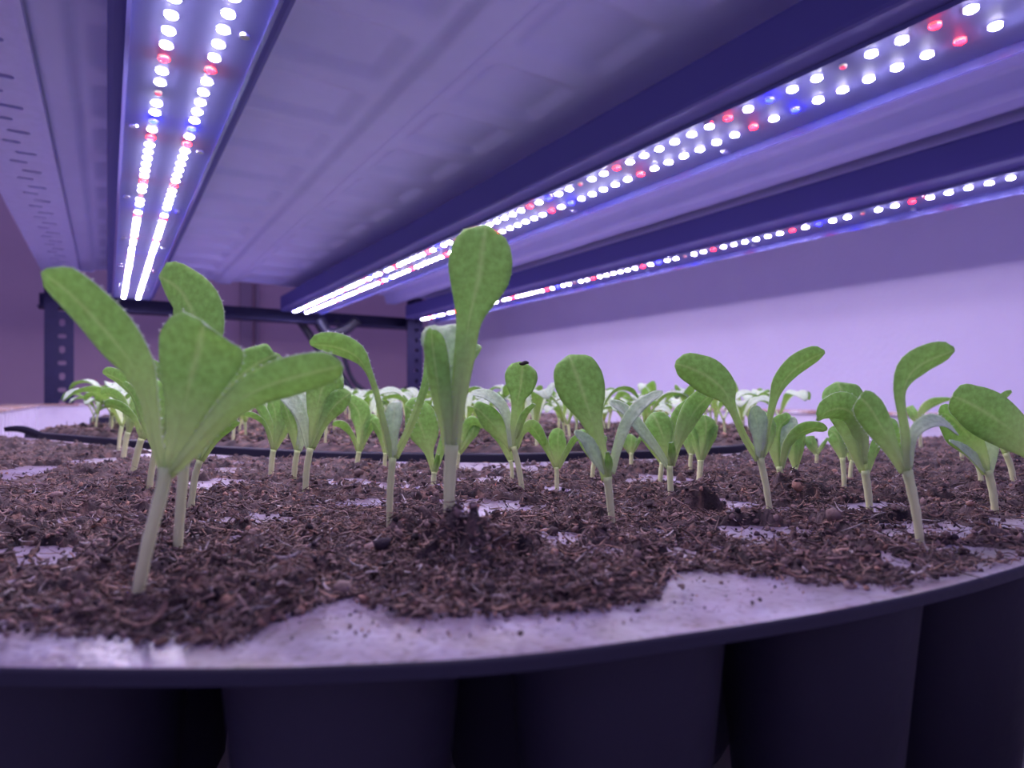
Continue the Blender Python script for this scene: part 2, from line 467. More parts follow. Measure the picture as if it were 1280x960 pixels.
# shelf above (its underside with shallow pressed pads and fold ridges)
def shelf():
    u = np.linspace(-0.115, 0.935, 340); v = np.linspace(0.02, 1.595, 380)  # right end extended almost to the wall to block ambient light there
    Ug, Vg = np.meshgrid(u, v, indexing='ij')
    def sm(x, a, b, e):
        return np.clip((x - a) / e, 0, 1) * np.clip((b - x) / e, 0, 1)
    z = np.full_like(Ug, CAMZ + 0.262)
    for (ra, rb, dp) in ((0.205, 0.245, 0.006), (0.545, 0.575, 0.005), (0.612, 0.652, 0.022), (-0.052, -0.02, 0.006)):
        z -= dp * sm(Ug, ra, rb, 0.006)
    per = 0.105
    vv = np.mod(Vg, per)
    pads = sm(vv, 0.012, per - 0.012, 0.012)
    for (ra, rb) in ((-0.012, 0.03), (0.095, 0.195), (0.255, 0.345), (0.455, 0.535)):
        z += 0.006 * pads * sm(Ug, ra, rb, 0.012)
    z += 0.0012 * (fbm(Ug, Vg, 0.06, 3, 5) - 0.5)
    V = np.stack([Ug, Vg, z], -1).reshape(-1, 3)
    n, m = Ug.shape
    i = np.arange(n - 1)[:, None] * m; j = np.arange(m - 1)[None, :]
    q = np.stack([i + j, i + j + 1, i + m + j + 1, i + m + j], -1).reshape(-1, 4)
    root = empty('upper_shelf', RK(0, 0, 0), TH)
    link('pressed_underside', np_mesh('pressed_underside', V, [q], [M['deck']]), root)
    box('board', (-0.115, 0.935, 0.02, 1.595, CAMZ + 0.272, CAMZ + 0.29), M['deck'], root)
    tag(root, 'purple grey upper shelf with pressed pads, seen from below above the lamps', 'shelf')
shelf()

# ================================================================== LAMPS
HL = CAMZ + 0.20
def led_mesh(name, material, r=0.0030):
    bm = bmesh.new()
    prof = [(r * 1.15, 0.0), (r * 1.05, -0.0012), (r * 0.7, -0.0019)]
    rings = []
    for rr, z in prof:
        rings.append([bm.verts.new((rr * math.cos(a * math.pi / 4), rr * math.sin(a * math.pi / 4), z)) for a in range(8)])
    for a in range(2):
        for k in range(8):
            bm.faces.new((rings[a][k], rings[a][(k + 1) % 8], rings[a + 1][(k + 1) % 8], rings[a + 1][k]))
    bm.faces.new(rings[2])
    me = bm_mesh(name, bm, M['led_rim'])
    me.materials.append(material)
    for p in me.polygons:
        p.material_index = 0 if abs(p.normal.z) < 0.35 else 1
    return me
LED = {k: led_mesh('diode_' + k, M['led_' + k], r) for k, r in (('w', 0.0031), ('r', 0.0028), ('b', 0.0026), ('i', 0.002))}
def lamp(uc, rows, hl, hr, hw_house, vb, vstart, vend, lip_r, lip_l, label):
    root = empty('grow_lamp', RK(uc, vstart, HL), TH)
    ln = vend - vstart
    box('housing', (-hw_house, hw_house, 0, ln, 0.0032, 0.034), M['housing'], root, bevel=0.003)
    box('led_board', (-hl, hr, 0.004, ln - 0.004, 0, 0.003), M['plate'], root)
    if lip_r: box('edge_strip', (hr, hr + 0.0022, 0.002, ln - 0.002, -lip_r, 0.003), M['lip'], root)
    if lip_l: box('edge_strip', (-hl - 0.0022, -hl, 0.002, ln - 0.002, -lip_l, 0.003), M['lip'], root)
    box('end_cap', (-hw_house + 0.003, hw_house - 0.003, ln, ln + 0.006, 0.0, 0.03), M['housing'], root, bevel=0.0015)
    pitch = 0.017
    k0 = int(math.ceil((vstart + 0.012 - vb) / pitch)); k1 = int((vend - 0.010 - vb) / pitch)
    for ri, ru in enumerate(rows):
        for k in range(k0, k1 + 1):
            q = k % 15
            ty = 'b' if q == 0 else 'r' if q in (2, 9) else 'i' if (q == 12 and ri == 0) else 'w'
            link('diode', LED[ty], root, (ru - uc, vb + k * pitch - vstart, -0.0001))
    # screws between the rows and the edges
    bm = bmesh.new()
    bmesh.ops.create_cone(bm, cap_ends=True, segments=12, radius1=0.0028, radius2=0.0032, depth=0.0012)
    sm_ = bm_mesh('screw', bm, M['screw'])
    for k in range(7):
        vv = 0.24 + k * 0.2
        if vv < ln - 0.02:
            link('screw', sm_, root, (-hl + 0.006, vv, -0.0007))
            link('screw', sm_, root, (hr - 0.008, vv + 0.03, -0.0007))
    tag(root, label, 'lamp', 'grow lamps under the upper shelf')
    return root
lamp(0.0415, (0.0284, 0.0535), 0.031, 0.031, 0.0415, 0.532, 0.11, 1.545, 0.003, 0.003,
     'long LED grow lamp nearest the slotted beam, running away at upper left')
lamp(0.393, (0.377, 0.4055), 0.025, 0.043, 0.047, 0.2716, 0.08, 1.575, 0.006, 0.0,
     'long double row LED grow lamp running diagonally behind the tallest leaf')
lamp(0.701, (0.699,), 0.013, 0.038, 0.046, 0.438, 0.08, 1.555, 0.0070, 0.0,
     'single row LED grow lamp nearest the bright wall')

# ================================================================== TUB
RIMZ = 0.012
TB = -0.062
t = empty('white_tub', RK(0, 0, TB), TH)
zb = 0.0
rz = RIMZ - TB
box('tub_floor', (U0, U1, V0, V1, -0.004, 0.0), M['tub'], t)
box('side_wall', (U0 - 0.004, U0, V0, V1, 0.0, rz - 0.003), M['tub'], t)
box('side_wall', (U1, U1 + 0.004, V0, V1, 0.0, rz - 0.003), M['tub'], t)
box('end_wall', (U0 - 0.004, U1 + 0.004, V1, V1 + 0.004, 0.0, rz - 0.003), M['tub'], t)
box('end_wall', (U0 - 0.004, U1 + 0.004, V0 - 0.004, V0, 0.0, rz - 0.003), M['tub'], t)
box('rim', (U0 - 0.05, U0 + 0.004, V0 - 0.004, V1 + 0.03, rz - 0.003, rz), M['tub_rim'], t, bevel=0.0012)
box('rim', (U1 - 0.004, U1 + 0.05, V0 - 0.004, V1 + 0.03, rz - 0.003, rz), M['tub_rim'], t, bevel=0.0012)
box('rim', (U0 + 0.0042, U1 - 0.0042, V1 - 0.004, V1 + 0.03, rz - 0.003, rz), M['tub_rim'], t, bevel=0.0012)
# corrugations on the left wall
for k in range(40):
    box('rib', (U0, U0 + 0.0025, V0 + 0.03 + k * 0.035, V0 + 0.042 + k * 0.035, 0.003, rz - 0.006), M['tub'], t)
tag(t, 'long white plastic tub with brown dusty rim holding the seed trays', 'tub')
o = box('lower_shelf', (U0 - 0.03, 0.80, 0.0, 1.62, -0.02, 0.0), M['deck'], loc=RK(0, 0, TB - 0.0045), rot=RROT)
tag(o, 'purple grey lower shelf board carrying the white tub', 'shelf')

# ================================================================== TRAYS + SOIL
# plan outlines (world x -> y) of the bent, overlapping plug trays
FX = np.array([-0.40, -0.20, -0.055, -0.03, 0.0, 0.0149, 0.037, 0.050, 0.067, 0.087, 0.20, 0.40])
FY = np.array([0.100, 0.076, 0.0672, 0.0668, 0.0698, 0.0748, 0.0826, 0.0882, 0.0965, 0.108, 0.180, 0.306]) + 0.0013
BX = np.array([-0.36, -0.277, -0.17, -0.084, 0.0, 0.066, 0.113, 0.171, 0.25, 0.40])
BY = np.array([0.455, 0.400, 0.325, 0.283, 0.274, 0.292, 0.320, 0.370, 0.425, 0.520])
def smooth_interp(x, X, Yv):
    """gently smoothed piecewise curve"""
    s = 0
    for d in (-0.008, -0.004, 0, 0.004, 0.008):
        s = s + np.interp(x + d, X, Yv)
    return s / 5
def front(x): return smooth_interp(x, FX, FY)
def back(x): return smooth_interp(x, BX, BY)
def left_lim(y):       # world x of the tub's inner left wall at this y
    return (U0 + 0.030 - y * S) / C

sg_px = [(-160, 770), (-80, 772), (0, 775), (100, 785), (200, 792), (320, 793), (345, 772), (400, 752), (440, 738), (475, 752), (520, 760), (600, 760),
         (700, 757), (780, 750), (818, 738), (828, 716), (850, 708), (900, 712), (1000, 722), (1080, 730), (1140, 733), (1170, 722), (1230, 707), (1290, 695)]
sg = np.array([gnd(a, b) for a, b in sg_px]); sg = sg[np.argsort(sg[:, 0])]
sgx = np.concatenate([[-0.4], sg[:, 0], [0.4]]); sgy = np.concatenate([[0.12], sg[:, 1], [0.33]])
patch_px = [(600, 637, 75, 9), (20, 592, 40, 16), (40, 695, 50, 9), (330, 713, 38, 4), (275, 606, 45, 5), (265, 590, 40, 3), (700, 672, 42, 8), (757, 692, 25, 6),
            (950, 668, 68, 7), (905, 633, 55, 7), (1085, 665, 26, 4), (1165, 664, 50, 6), (1100, 698, 25, 7), (1265, 656, 30, 6), (530, 612, 40, 4), (622, 584, 60, 4),
            (440, 603, 42, 4), (705, 580, 30, 2.5), (1105, 634, 42, 4), (690, 613, 30, 3), (830, 600, 40, 4), (455, 627, 50, 3), (1000, 690, 20, 4), (600, 600, 40, 3), (75, 703, 16, 4),
            (860, 690, 40, 4), (330, 650, 40, 4), (110, 650, 30, 3), (1210, 690, 30, 4), (560, 655, 60, 5)]
mound_px = [(597, 690, 5.0, 7.0), (545, 690, 3.0, 8.0), (505, 668, 3.5, 6.0), (250, 688, 2.0, 8.0), (985, 612, 4.5, 9.0), (880, 630, 3.5, 6.0), (700, 745, 2.5, 9), (580, 745, 2, 9),
            (790, 745, 2.5, 6), (300, 785, 2.5, 8), (60, 770, 2.5, 12), (1115, 728, 3.0, 6), (1000, 715, 2.0, 9), (640, 700, 2, 9), (1240, 615, 2.5, 9)]
patches = []
for a, b, rx, ry in patch_px:
    X, Y = gnd(a, b); patches.append((X, Y, rx * Y / FPX, ry * Y * Y / (CAMZ * FPX)))
mounds = [(*gnd(a, b, 0.002), h / 1000, r / 1000) for a, b, h, r in mound_px]
holes = [(*gnd(244, 690), 0.004), (*gnd(508, 668), 0.003)]

def soil_h(X, Y):
    h = 0.0009 + 0.0042 * (fbm(X, Y, 0.011, 3, 11) - 0.47)
    cr = fbm(X, Y, 0.0034, 2, 31)
    h = h + 0.0022 * (np.abs(cr - 0.5) * 2) ** 0.8 - 0.0006
    h = h + 0.0016 * (np.abs(fbm(X, Y, 0.0016, 2, 47) - 0.5) * 2 - 0.3)
    wob = (fbm(X, Y, 0.008, 3, 77) - 0.5)
    for (px, py, rx, ry) in patches:
        d = ((X - px) / rx) ** 2 + ((Y - py) / (ry * 1.5)) ** 2 + wob * 2.6 + (cr - 0.5) * 1.6
        h = h - 0.0070 * np.clip(1.35 - d, 0, 1)
    for (px, py, a, r) in mounds:
        h = h + a * np.exp(-((X - px) ** 2 + (Y - py) ** 2) / (r * r)) * (0.6 + 0.8 * cr)
    edge = (Y - np.interp(X, sgx, sgy)) + 0.004 * wob
    h = np.where(edge < 0.010, (h + 0.0006) * np.clip(edge / 0.010, 0, 1) ** 0.7 - 0.0004 - 0.004 * np.clip((0.0008 - edge) / 0.002, 0, 1), h)
    eb = back(X) - 0.006 - Y
    pit = fbm(X, Y, 0.009, 2, 201)
    h = np.where(h > 0.0005, np.maximum(h - 0.0030 * np.clip((pit - 0.58) * 6, 0, 1), 0.0004), h)
    h = h - 0.0009 * np.clip((0.03 - eb) / 0.03, 0, 1) - 0.004 * np.clip((0.0005 - eb) / 0.004, 0, 1)
    return np.maximum(h, -0.0016)

def soil_cols(X, Y, H, seed):
    a = fbm(X, Y, 0.006, 3, seed)[:, None]; b = fbm(X, Y, 0.0022, 2, seed + 9)[:, None]
    dark = np.array([0.022, 0.016, 0.020]); mid = np.array([0.13, 0.092, 0.092]); red = np.array([0.26, 0.15, 0.12])
    c = dark + (mid - dark) * np.clip((a - 0.25) * 2.0, 0, 1)
    return c + (red - c) * np.clip((b - 0.58) * 3, 0, 0.7)

ICO = None
def ico():
    global ICO
    if ICO is None:
        bm = bmesh.new(); bmesh.ops.create_icosphere(bm, subdivisions=1, radius=1.0)
        ICO = (np.array([v.co[:] for v in bm.verts]), np.array([[v.index for v in f.verts] for f in bm.faces])); bm.free()
    return ICO
def crumbs(P, size, rs):
    """irregular clods: returns verts, faces, colours"""
    V0_, F0 = ico(); n = len(P); nv = len(V0_)
    sc = size[:, None, None] * (0.6 + 0.8 * rs.rand(n, 1, 3)) * (0.7 + 0.6 * rs.rand(n, nv, 1))
    ang = rs.rand(n) * 6.28
    R = np.zeros((n, 3, 3)); R[:, 0, 0] = np.cos(ang); R[:, 0, 1] = -np.sin(ang); R[:, 1, 0] = np.sin(ang); R[:, 1, 1] = np.cos(ang); R[:, 2, 2] = 1
    tl = rs.randn(n) * 0.6; Q = np.zeros((n, 3, 3)); Q[:, 0, 0] = 1; Q[:, 1, 1] = np.cos(tl); Q[:, 1, 2] = -np.sin(tl); Q[:, 2, 1] = np.sin(tl); Q[:, 2, 2] = np.cos(tl)
    V = np.einsum('nij,nvj->nvi', R @ Q, V0_[None] * sc) + P[:, None, :]
    F = F0[None] + (np.arange(n) * nv)[:, None, None]
    pal = np.array([[0.07, 0.048, 0.05], [0.17, 0.115, 0.108], [0.26, 0.18, 0.165], [0.32, 0.18, 0.135], [0.03, 0.022, 0.03]])
    cc = pal[rs.choice(5, n, p=[0.28, 0.30, 0.2, 0.1, 0.12])] * (0.6 + 0.9 * rs.rand(n, 1))
    return V.reshape(-1, 3), F.reshape(-1, 3), np.repeat(cc, nv, axis=0)
def fibres(P, length, rad, rs):
    """bent coir fibres: triangular rods of four rings"""
    n = len(P); k = 5
    az = rs.rand(n) * 6.28; el = rs.randn(n) * 0.35
    d = np.stack([np.cos(az) * np.cos(el), np.sin(az) * np.cos(el), np.sin(el)], -1)
    side = unit(np.cross(d, np.array([0, 0, 1.0]))); up = np.cross(side, d)
    t = np.linspace(-0.5, 0.5, k)
    bend = rs.randn(n) * 0.9; bend2 = rs.randn(n) * 0.7
    Pm = P[:, None] + d[:, None] * (length[:, None] * t)[..., None] + side[:, None] * (length[:, None] * bend[:, None] * t ** 2)[..., None] \
        + up[:, None] * (length[:, None] * (bend2[:, None] * (t ** 2)))[..., None]
    an = np.array([0, 2.094, 4.189])
    taper = (1 - 0.7 * (2 * np.abs(t)) ** 2)
    V = Pm[:, :, None, :] + (side[:, None, None, :] * np.cos(an)[None, None, :, None] + up[:, None, None, :] * np.sin(an)[None, None, :, None]) \
        * (rad[:, None] * taper[None])[..., None, None]
    V = V.reshape(n, k * 3, 3)
    f = []
    for a in range(k - 1):
        for b in range(3):
            b2 = (b + 1) % 3
            f.append((a * 3 + b, a * 3 + b2, (a + 1) * 3 + b2, (a + 1) * 3 + b))
    F = np.array(f)[None] + (np.arange(n) * k * 3)[:, None, None]
    pal = np.array([[0.26, 0.175, 0.155], [0.16, 0.108, 0.10], [0.38, 0.235, 0.18], [0.08, 0.055, 0.055], [0.46, 0.40, 0.40]])
    cc = pal[rs.choice(5, n, p=[0.32, 0.28, 0.14, 0.2, 0.06])] * (0.55 + 0.85 * rs.rand(n, 1))
    return V.reshape(-1, 3), F.reshape(-1, 4), np.repeat(cc, k * 3, axis=0)

def grid_faces(n, m):
    i = np.arange(n - 1)[:, None] * m; j = np.arange(m - 1)[None, :]
    return np.stack([i + j, i + m + j, i + m + j + 1, i + j + 1], -1).reshape(-1, 4)

def build_soil_front():
    rs = np.random.RandomState(3)
    na, nb = 640, 640
    # spread the vertices evenly over bearing and range so that near crumbs stay fine
    ang = np.linspace(-0.86, 0.86, na)
    tb = np.linspace(0, 1, nb)
    A, Bt = np.meshgrid(np.tan(ang), tb, indexing='ij')
    # bearing a: X = a*Y ; solve front/back for each bearing
    a = np.tan(ang); yy = np.linspace(0.05, 0.75, 1400)
    fy = np.zeros(na); by = np.zeros(na)
    for k in range(na):
        x = a[k] * yy
        f_ok = np.where(yy >= front(x))[0]; b_ok = np.where(yy >= back(x) - 0.005)[0]
        fy[k] = yy[f_ok[0]] if len(f_ok) else 0.3
        by[k] = yy[b_ok[0]] if len(b_ok) else 0.6
        # stay right of the tub's left wall
        l_ok = np.where(x < left_lim(yy))[0]
        if len(l_ok): by[k] = min(by[k], max(yy[l_ok[0]], fy[k] + 0.02))
        if a[k] > 0.3: by[k] = min(by[k], max(0.352 / a[k], fy[k] + 0.02))      # and inside the tray's right end
    fy = fy + 0.002
    Yg = 1.0 / ((1 / fy)[:, None] * (1 - Bt) + (1 / by)[:, None] * Bt) * 0.75 + (fy[:, None] + (by - fy)[:, None] * Bt) * 0.25
    Xg = A * Yg
    X, Y = Xg.ravel(), Yg.ravel()
    H = soil_h(X, Y)
    Vs = [np.stack([X, Y, H], -1)]; Cs = [soil_cols(X, Y, H, 101)]; F4 = [grid_faces(na, nb)]; F3 = []
    base = len(X)
    def scatter(n, zmin):
        aa = np.tan(rs.uniform(-0.80, 0.80, n)); ra = rs.rand(n)
        f = np.interp(aa, a, fy); b = np.interp(aa, a, by)
        y = 1.0 / ((1 / f) * (1 - ra) + (1 / b) * ra) * 0.6 + (f + (b - f) * ra) * 0.4
        x = aa * y; h = soil_h(x, y)
        ok = (h > zmin) | ((rs.rand(n) < 0.12) & (y > np.interp(x, sgx, sgy) + 0.006)) | ((np.abs(y - np.interp(x, sgx, sgy)) < 0.0035) & (rs.rand(n) < 0.7))
        return x[ok], y[ok], np.maximum(h[ok], 0.0001)
    x, y, h = scatter(24000, 0.0003)
    sz = 0.00016 + 0.0006 * rs.rand(len(x)) ** 2.2
    big = rs.rand(len(x)) < 0.012; sz[big] *= 2.0
    v, f, c = crumbs(np.stack([x, y, h + sz * 0.25], -1), sz, rs)
    Vs.append(v); Cs.append(c); F3.append(f + base); base += len(v)
    x, y, h = scatter(34000, 0.0002)
    ln = 0.0014 + 0.0042 * rs.rand(len(x)) ** 2.5
    v, f, c = fibres(np.stack([x, y, h + 0.0003 + 0.0005 * rs.rand(len(x))], -1), ln, 0.00007 + 0.00024 * rs.rand(len(x)) ** 1.8, rs)
    Vs.append(v); Cs.append(c); F4.append(f + base); base += len(v)
    # sparse crumbs on the bare sheet
    n = 2600
    aa = np.tan(rs.uniform(-0.75, 0.75, n)); y = np.interp(aa, a, fy) + 0.001 + rs.rand(n) ** 0.8 * 0.05; x = aa * y
    h = soil_h(x, y); ok = (h < 0)
    x, y = x[ok], y[ok]; sz = 0.00008 + 0.0003 * rs.rand(len(x)) ** 3
    v, f, c = crumbs(np.stack([x, y, 0.0008 + sz * 0.4], -1), sz, rs)
    Vs.append(v); Cs.append(c); F3.append(f + base); base += len(v)
    me = np_mesh('soil', np.vstack(Vs), F4 + [np.vstack(F3)], [M['soil']], np.vstack(Cs))
    o = link('potting_soil', me)
    tag(o, 'crumbly brown coir soil covering the nearest seed tray', 'soil', kind='stuff')
build_soil_front()

TRAY_T = 0.0007
def tray_sheet(name, fx, bx, x0, x1, z, lip, n=220, m=60, seed=1, left=True):
    """bent upper sheet with rounded down-turned lip all round"""
    xs = np.linspace(x0[0] if isinstance(x0, tuple) else x0, x1, n)
    f = fx(xs); b = bx(xs)
    tt = np.linspace(0, 1, m)
    if isinstance(x0, tuple):       # left end follows the slanting tub wall
        sg_ = np.linspace(0, 1, n)
        xl = x0[0] + (x0[1] - x0[0]) * tt
        X = xl[None] + (x1 - xl[None]) * sg_[:, None]
        Y = fx(X) + (bx(X) - fx(X)) * tt[None]
    else:
        X = np.repeat(xs[:, None], m, 1); Y = f[:, None] + (b - f)[:, None] * tt[None]
    Z = np.full_like(X, z + TRAY_T) + 0.0004 * (fbm(X, Y, 0.03, 2, seed) - 0.5) * np.clip(tt * 15, 0, 1)[None]
    # lip profile: (outward, down)
    r = 0.0009
    prof = [(r * math.sin(q), -r * (1 - math.cos(q))) for q in np.linspace(0.3, math.pi / 2, 5)] + [(r + 0.0003, -lip)]
    rowsX, rowsY, rowsZ = [X], [Y], [Z]
    fr = [np.stack([X[:, 0], Y[:, 0] - p[0], np.full(n, z + TRAY_T + p[1])], -1) for p in prof]
    bk = [np.stack([X[:, -1], Y[:, -1] + p[0], np.full(n, z + TRAY_T + p[1])], -1) for p in prof]
    G = np.concatenate([np.stack(fr[::-1], 1), np.stack([X, Y, Z], -1), np.stack(bk, 1)], 1)
    # sides
    lf = [G[0] + np.array([-p[0], 0, p[1]]) for p in prof]; rg = [G[-1] + np.array([p[0], 0, p[1]]) for p in prof]
    G = np.concatenate([np.stack(lf[::-1], 0), G, np.stack(rg, 0)], 0)
    G[..., 2] = np.maximum(G[..., 2], z + TRAY_T - lip)
    nn, mm = G.shape[:2]
    return G.reshape(-1, 3), grid_faces(nn, mm)

def cup_mesh():
    bm = bmesh.new()
    prof = [(0.0172, -0.0002), (0.0165, -0.0008), (0.0160, -0.002), (0.0152, -0.010), (0.0125, -0.040), (0.0105, -0.044)]
    rings = [[bm.verts.new((r * math.cos(k * math.pi / 12), r * math.sin(k * math.pi / 12), z)) for k in range(24)] for r, z in prof]
    for a in range(len(prof) - 1):
        for k in range(24):
            bm.faces.new((rings[a][k], rings[a][(k + 1) % 24], rings[a + 1][(k + 1) % 24], rings[a + 1][k]))
    bm.faces.new(rings[-1])
    return bm_mesh('cell', bm, M['black'], smooth=True)
CUP = cup_mesh()

def tray(name, fx, bx, x0, x1, z, lip, label, cells, seed, dusty=True):
    t = empty('seed_tray', (0.0, float(fx(0.05)) + 0.1, z - 0.045))
    V, F = tray_sheet('top_sheet', fx, bx, x0, x1, z, lip, seed=seed)
    V = V - np.array(t.location[:])
    me = np_mesh('top_sheet', V, [F], [M['tray'] if dusty else M['black'], M['black']])  # dusty also paints the pale glancing glare into the sheet's colour
    # the down-turned lip faces are the bare black plastic
    nz = np.zeros(len(me.polygons) * 3); me.polygons.foreach_get('normal', nz); nz = np.abs(nz.reshape(-1, 3)[:, 2])
    me.polygons.foreach_set('material_index', (nz < 0.93).astype(np.int32))
    link('top_sheet', me, t)
    for cx, cy in cells:
        link('cell', CUP, t, (cx - t.location[0], cy - t.location[1], z - 0.0004 - t.location[2]))
    tag(t, label, 'tray', 'black plug trays in the white tub')
    return t
# front tray; its plan keeps clear of the tub wall on the left
cells = []
pts = []
s_prev = None
xs = np.linspace(-0.11, 0.30, 900)
for row in range(4):
    ys = front(xs) + 0.0185 + row * 0.035
    acc = 0.0; lastp = None
    off = 0.0105 + 0.019 * (row % 2) + (0.012 if row else 0)
    path = np.stack([xs, ys], -1); seg = np.concatenate([[0], np.cumsum(np.linalg.norm(np.diff(path, axis=0), axis=1))])
    for d in np.arange(off, seg[-1], 0.0385 if row == 0 else 0.0348):
        cells.append((float(np.interp(d, seg, xs)), float(np.interp(d, seg, ys))))
tray('front', front, back, (-0.155, -0.345), 0.36, -TRAY_T, 0.0016, 'nearest black plug tray with painted glare and brown dust on its bare front margin', cells, 1)

# trays behind
def shift(fn, d):
    return lambda x: fn(x) + d
def build_back_tray(f, b, x0, x1, z, lip, label, soil_label, seed, ngx, ngy, ncr, nfi):
    rs = np.random.RandomState(seed)
    tray('back', f, b, x0, x1, z, lip, label, [], seed, False)
    xs = np.linspace(x0 + 0.004, x1 - 0.004, ngx); tt = np.linspace(0, 1, ngy)
    fy = f(xs) + 0.003; by = b(xs) - 0.003
    X = np.repeat(xs[:, None], ngy, 1); Y = fy[:, None] + (by - fy)[:, None] * tt[None]
    def hh(X, Y):
        h = 0.0014 + 0.004 * (fbm(X, Y, 0.02, 3, seed) - 0.42) + 0.003 * np.abs(fbm(X, Y, 0.005, 2, seed + 3) - 0.5)
        ed = np.minimum(Y - f(X), b(X) - Y); ed = np.minimum(ed, np.minimum(X - x0, x1 - X))
        return z + TRAY_T + h * np.clip((ed - 0.003) / 0.006, 0, 1) - 0.0015 * np.clip((0.006 - ed) / 0.004, 0, 1)
    x, y = X.ravel(), Y.ravel(); H = hh(x, y)
    Vs = [np.stack([x, y, H], -1)]; Cs = [soil_cols(x, y, H, seed + 50)]; F4 = [grid_faces(ngx, ngy)]; F3 = []; base = len(x)
    def sc(n):
        x = rs.uniform(x0 + 0.01, x1 - 0.01, n); u = rs.rand(n); y = f(x) + 0.008 + (b(x) - f(x) - 0.016) * u
        return x, y, hh(x, y)
    x, y, h = sc(ncr); sz = 0.0007 + 0.0015 * rs.rand(ncr) ** 2
    v, fc, c = crumbs(np.stack([x, y, h + sz * 0.2], -1), sz, rs); Vs.append(v); Cs.append(c); F3.append(fc + base); base += len(v)
    x, y, h = sc(nfi)
    v, fc, c = fibres(np.stack([x, y, h + 0.0005], -1), 0.003 + 0.006 * rs.rand(nfi), 0.0003 + 0.0002 * rs.rand(nfi), rs); Vs.append(v); Cs.append(c); F4.append(fc + base)
    me = np_mesh('soil', np.vstack(Vs), F4 + [np.vstack(F3)], [M['soil']], np.vstack(Cs))
    o = link('potting_soil', me)
    tag(o, soil_label, 'soil', kind='stuff')
    return hh
T2f, T2b = shift(back, 0.010), shift(back, 0.255)
T3f, T3b = shift(back, 0.275), shift(back, 0.52)
T4f, T4b = shift(back, 0.54), shift(back, 0.79)
Z2, Z3, Z4 = 0.0022, 0.003, 0.004
h2 = build_back_tray(T2f, T2b, -0.345, 0.185, Z2, 0.013, 'black plug tray right behind the nearest one, its dark front lip showing',
                     'brown soil in the tray behind the dark lip', 21, 340, 170, 3500, 3000)
h3 = build_back_tray(T3f, T3b, -0.48, 0.06, Z3, 0.010, 'black plug tray in the third row, mostly hidden by seedlings',
                     'brown soil in the third tray under the crowded seedlings', 22, 220, 100, 1500, 1000)
h4 = build_back_tray(T4f, T4b, -0.60, -0.06, Z4, 0.010, 'farthest black plug tray near the rear posts',
                     'brown soil in the farthest tray', 23, 160, 70, 700, 400)

# curled lip scrap at the left corner of the second tray
def curled():
    t = np.linspace(0, 1, 14)
    X0, Y0 = -0.345, float(T2f(np.array([-0.345]))[0])
    P = np.stack([X0 - 0.007 + 0.05 * t, Y0 - 0.012 + 0.006 * t - 0.015 * t * t, Z2 + 0.0045 - 0.004 * t + 0.002 * np.sin(t * 7)], -1)
    Vv = []
    for k in range(14):
        hgt = 0.003 + 0.008 * t[k]
        Vv += [P[k], P[k] + np.array([0, 0.001, -hgt]), P[k] + np.array([0, 0.0025, -hgt]), P[k] + np.array([0, 0.0015, 0.0])]
    V = np.array(Vv); F = []
    for k in range(13):
        for q in range(4):
            q2 = (q + 1) % 4
            F.append((k * 4 + q, k * 4 + q2, k * 4 + 4 + q2, k * 4 + 4 + q))
    F += [(0, 3, 2, 1), (52, 53, 54, 55)]
    o = link('torn_strip', np_mesh('torn_strip', V, [np.array(F)], [M['black']]))
    tag(o, 'torn curled strip of black plastic at the left corner of the second tray', 'strip')
curled()

# ================================================================== SEEDLINGS
SEED_N = [0]
def at_px(px, py, Y):
    return np.array([(px - 640) / FPX * Y, Y, CAMZ - (py - HOR) / FPX * Y])

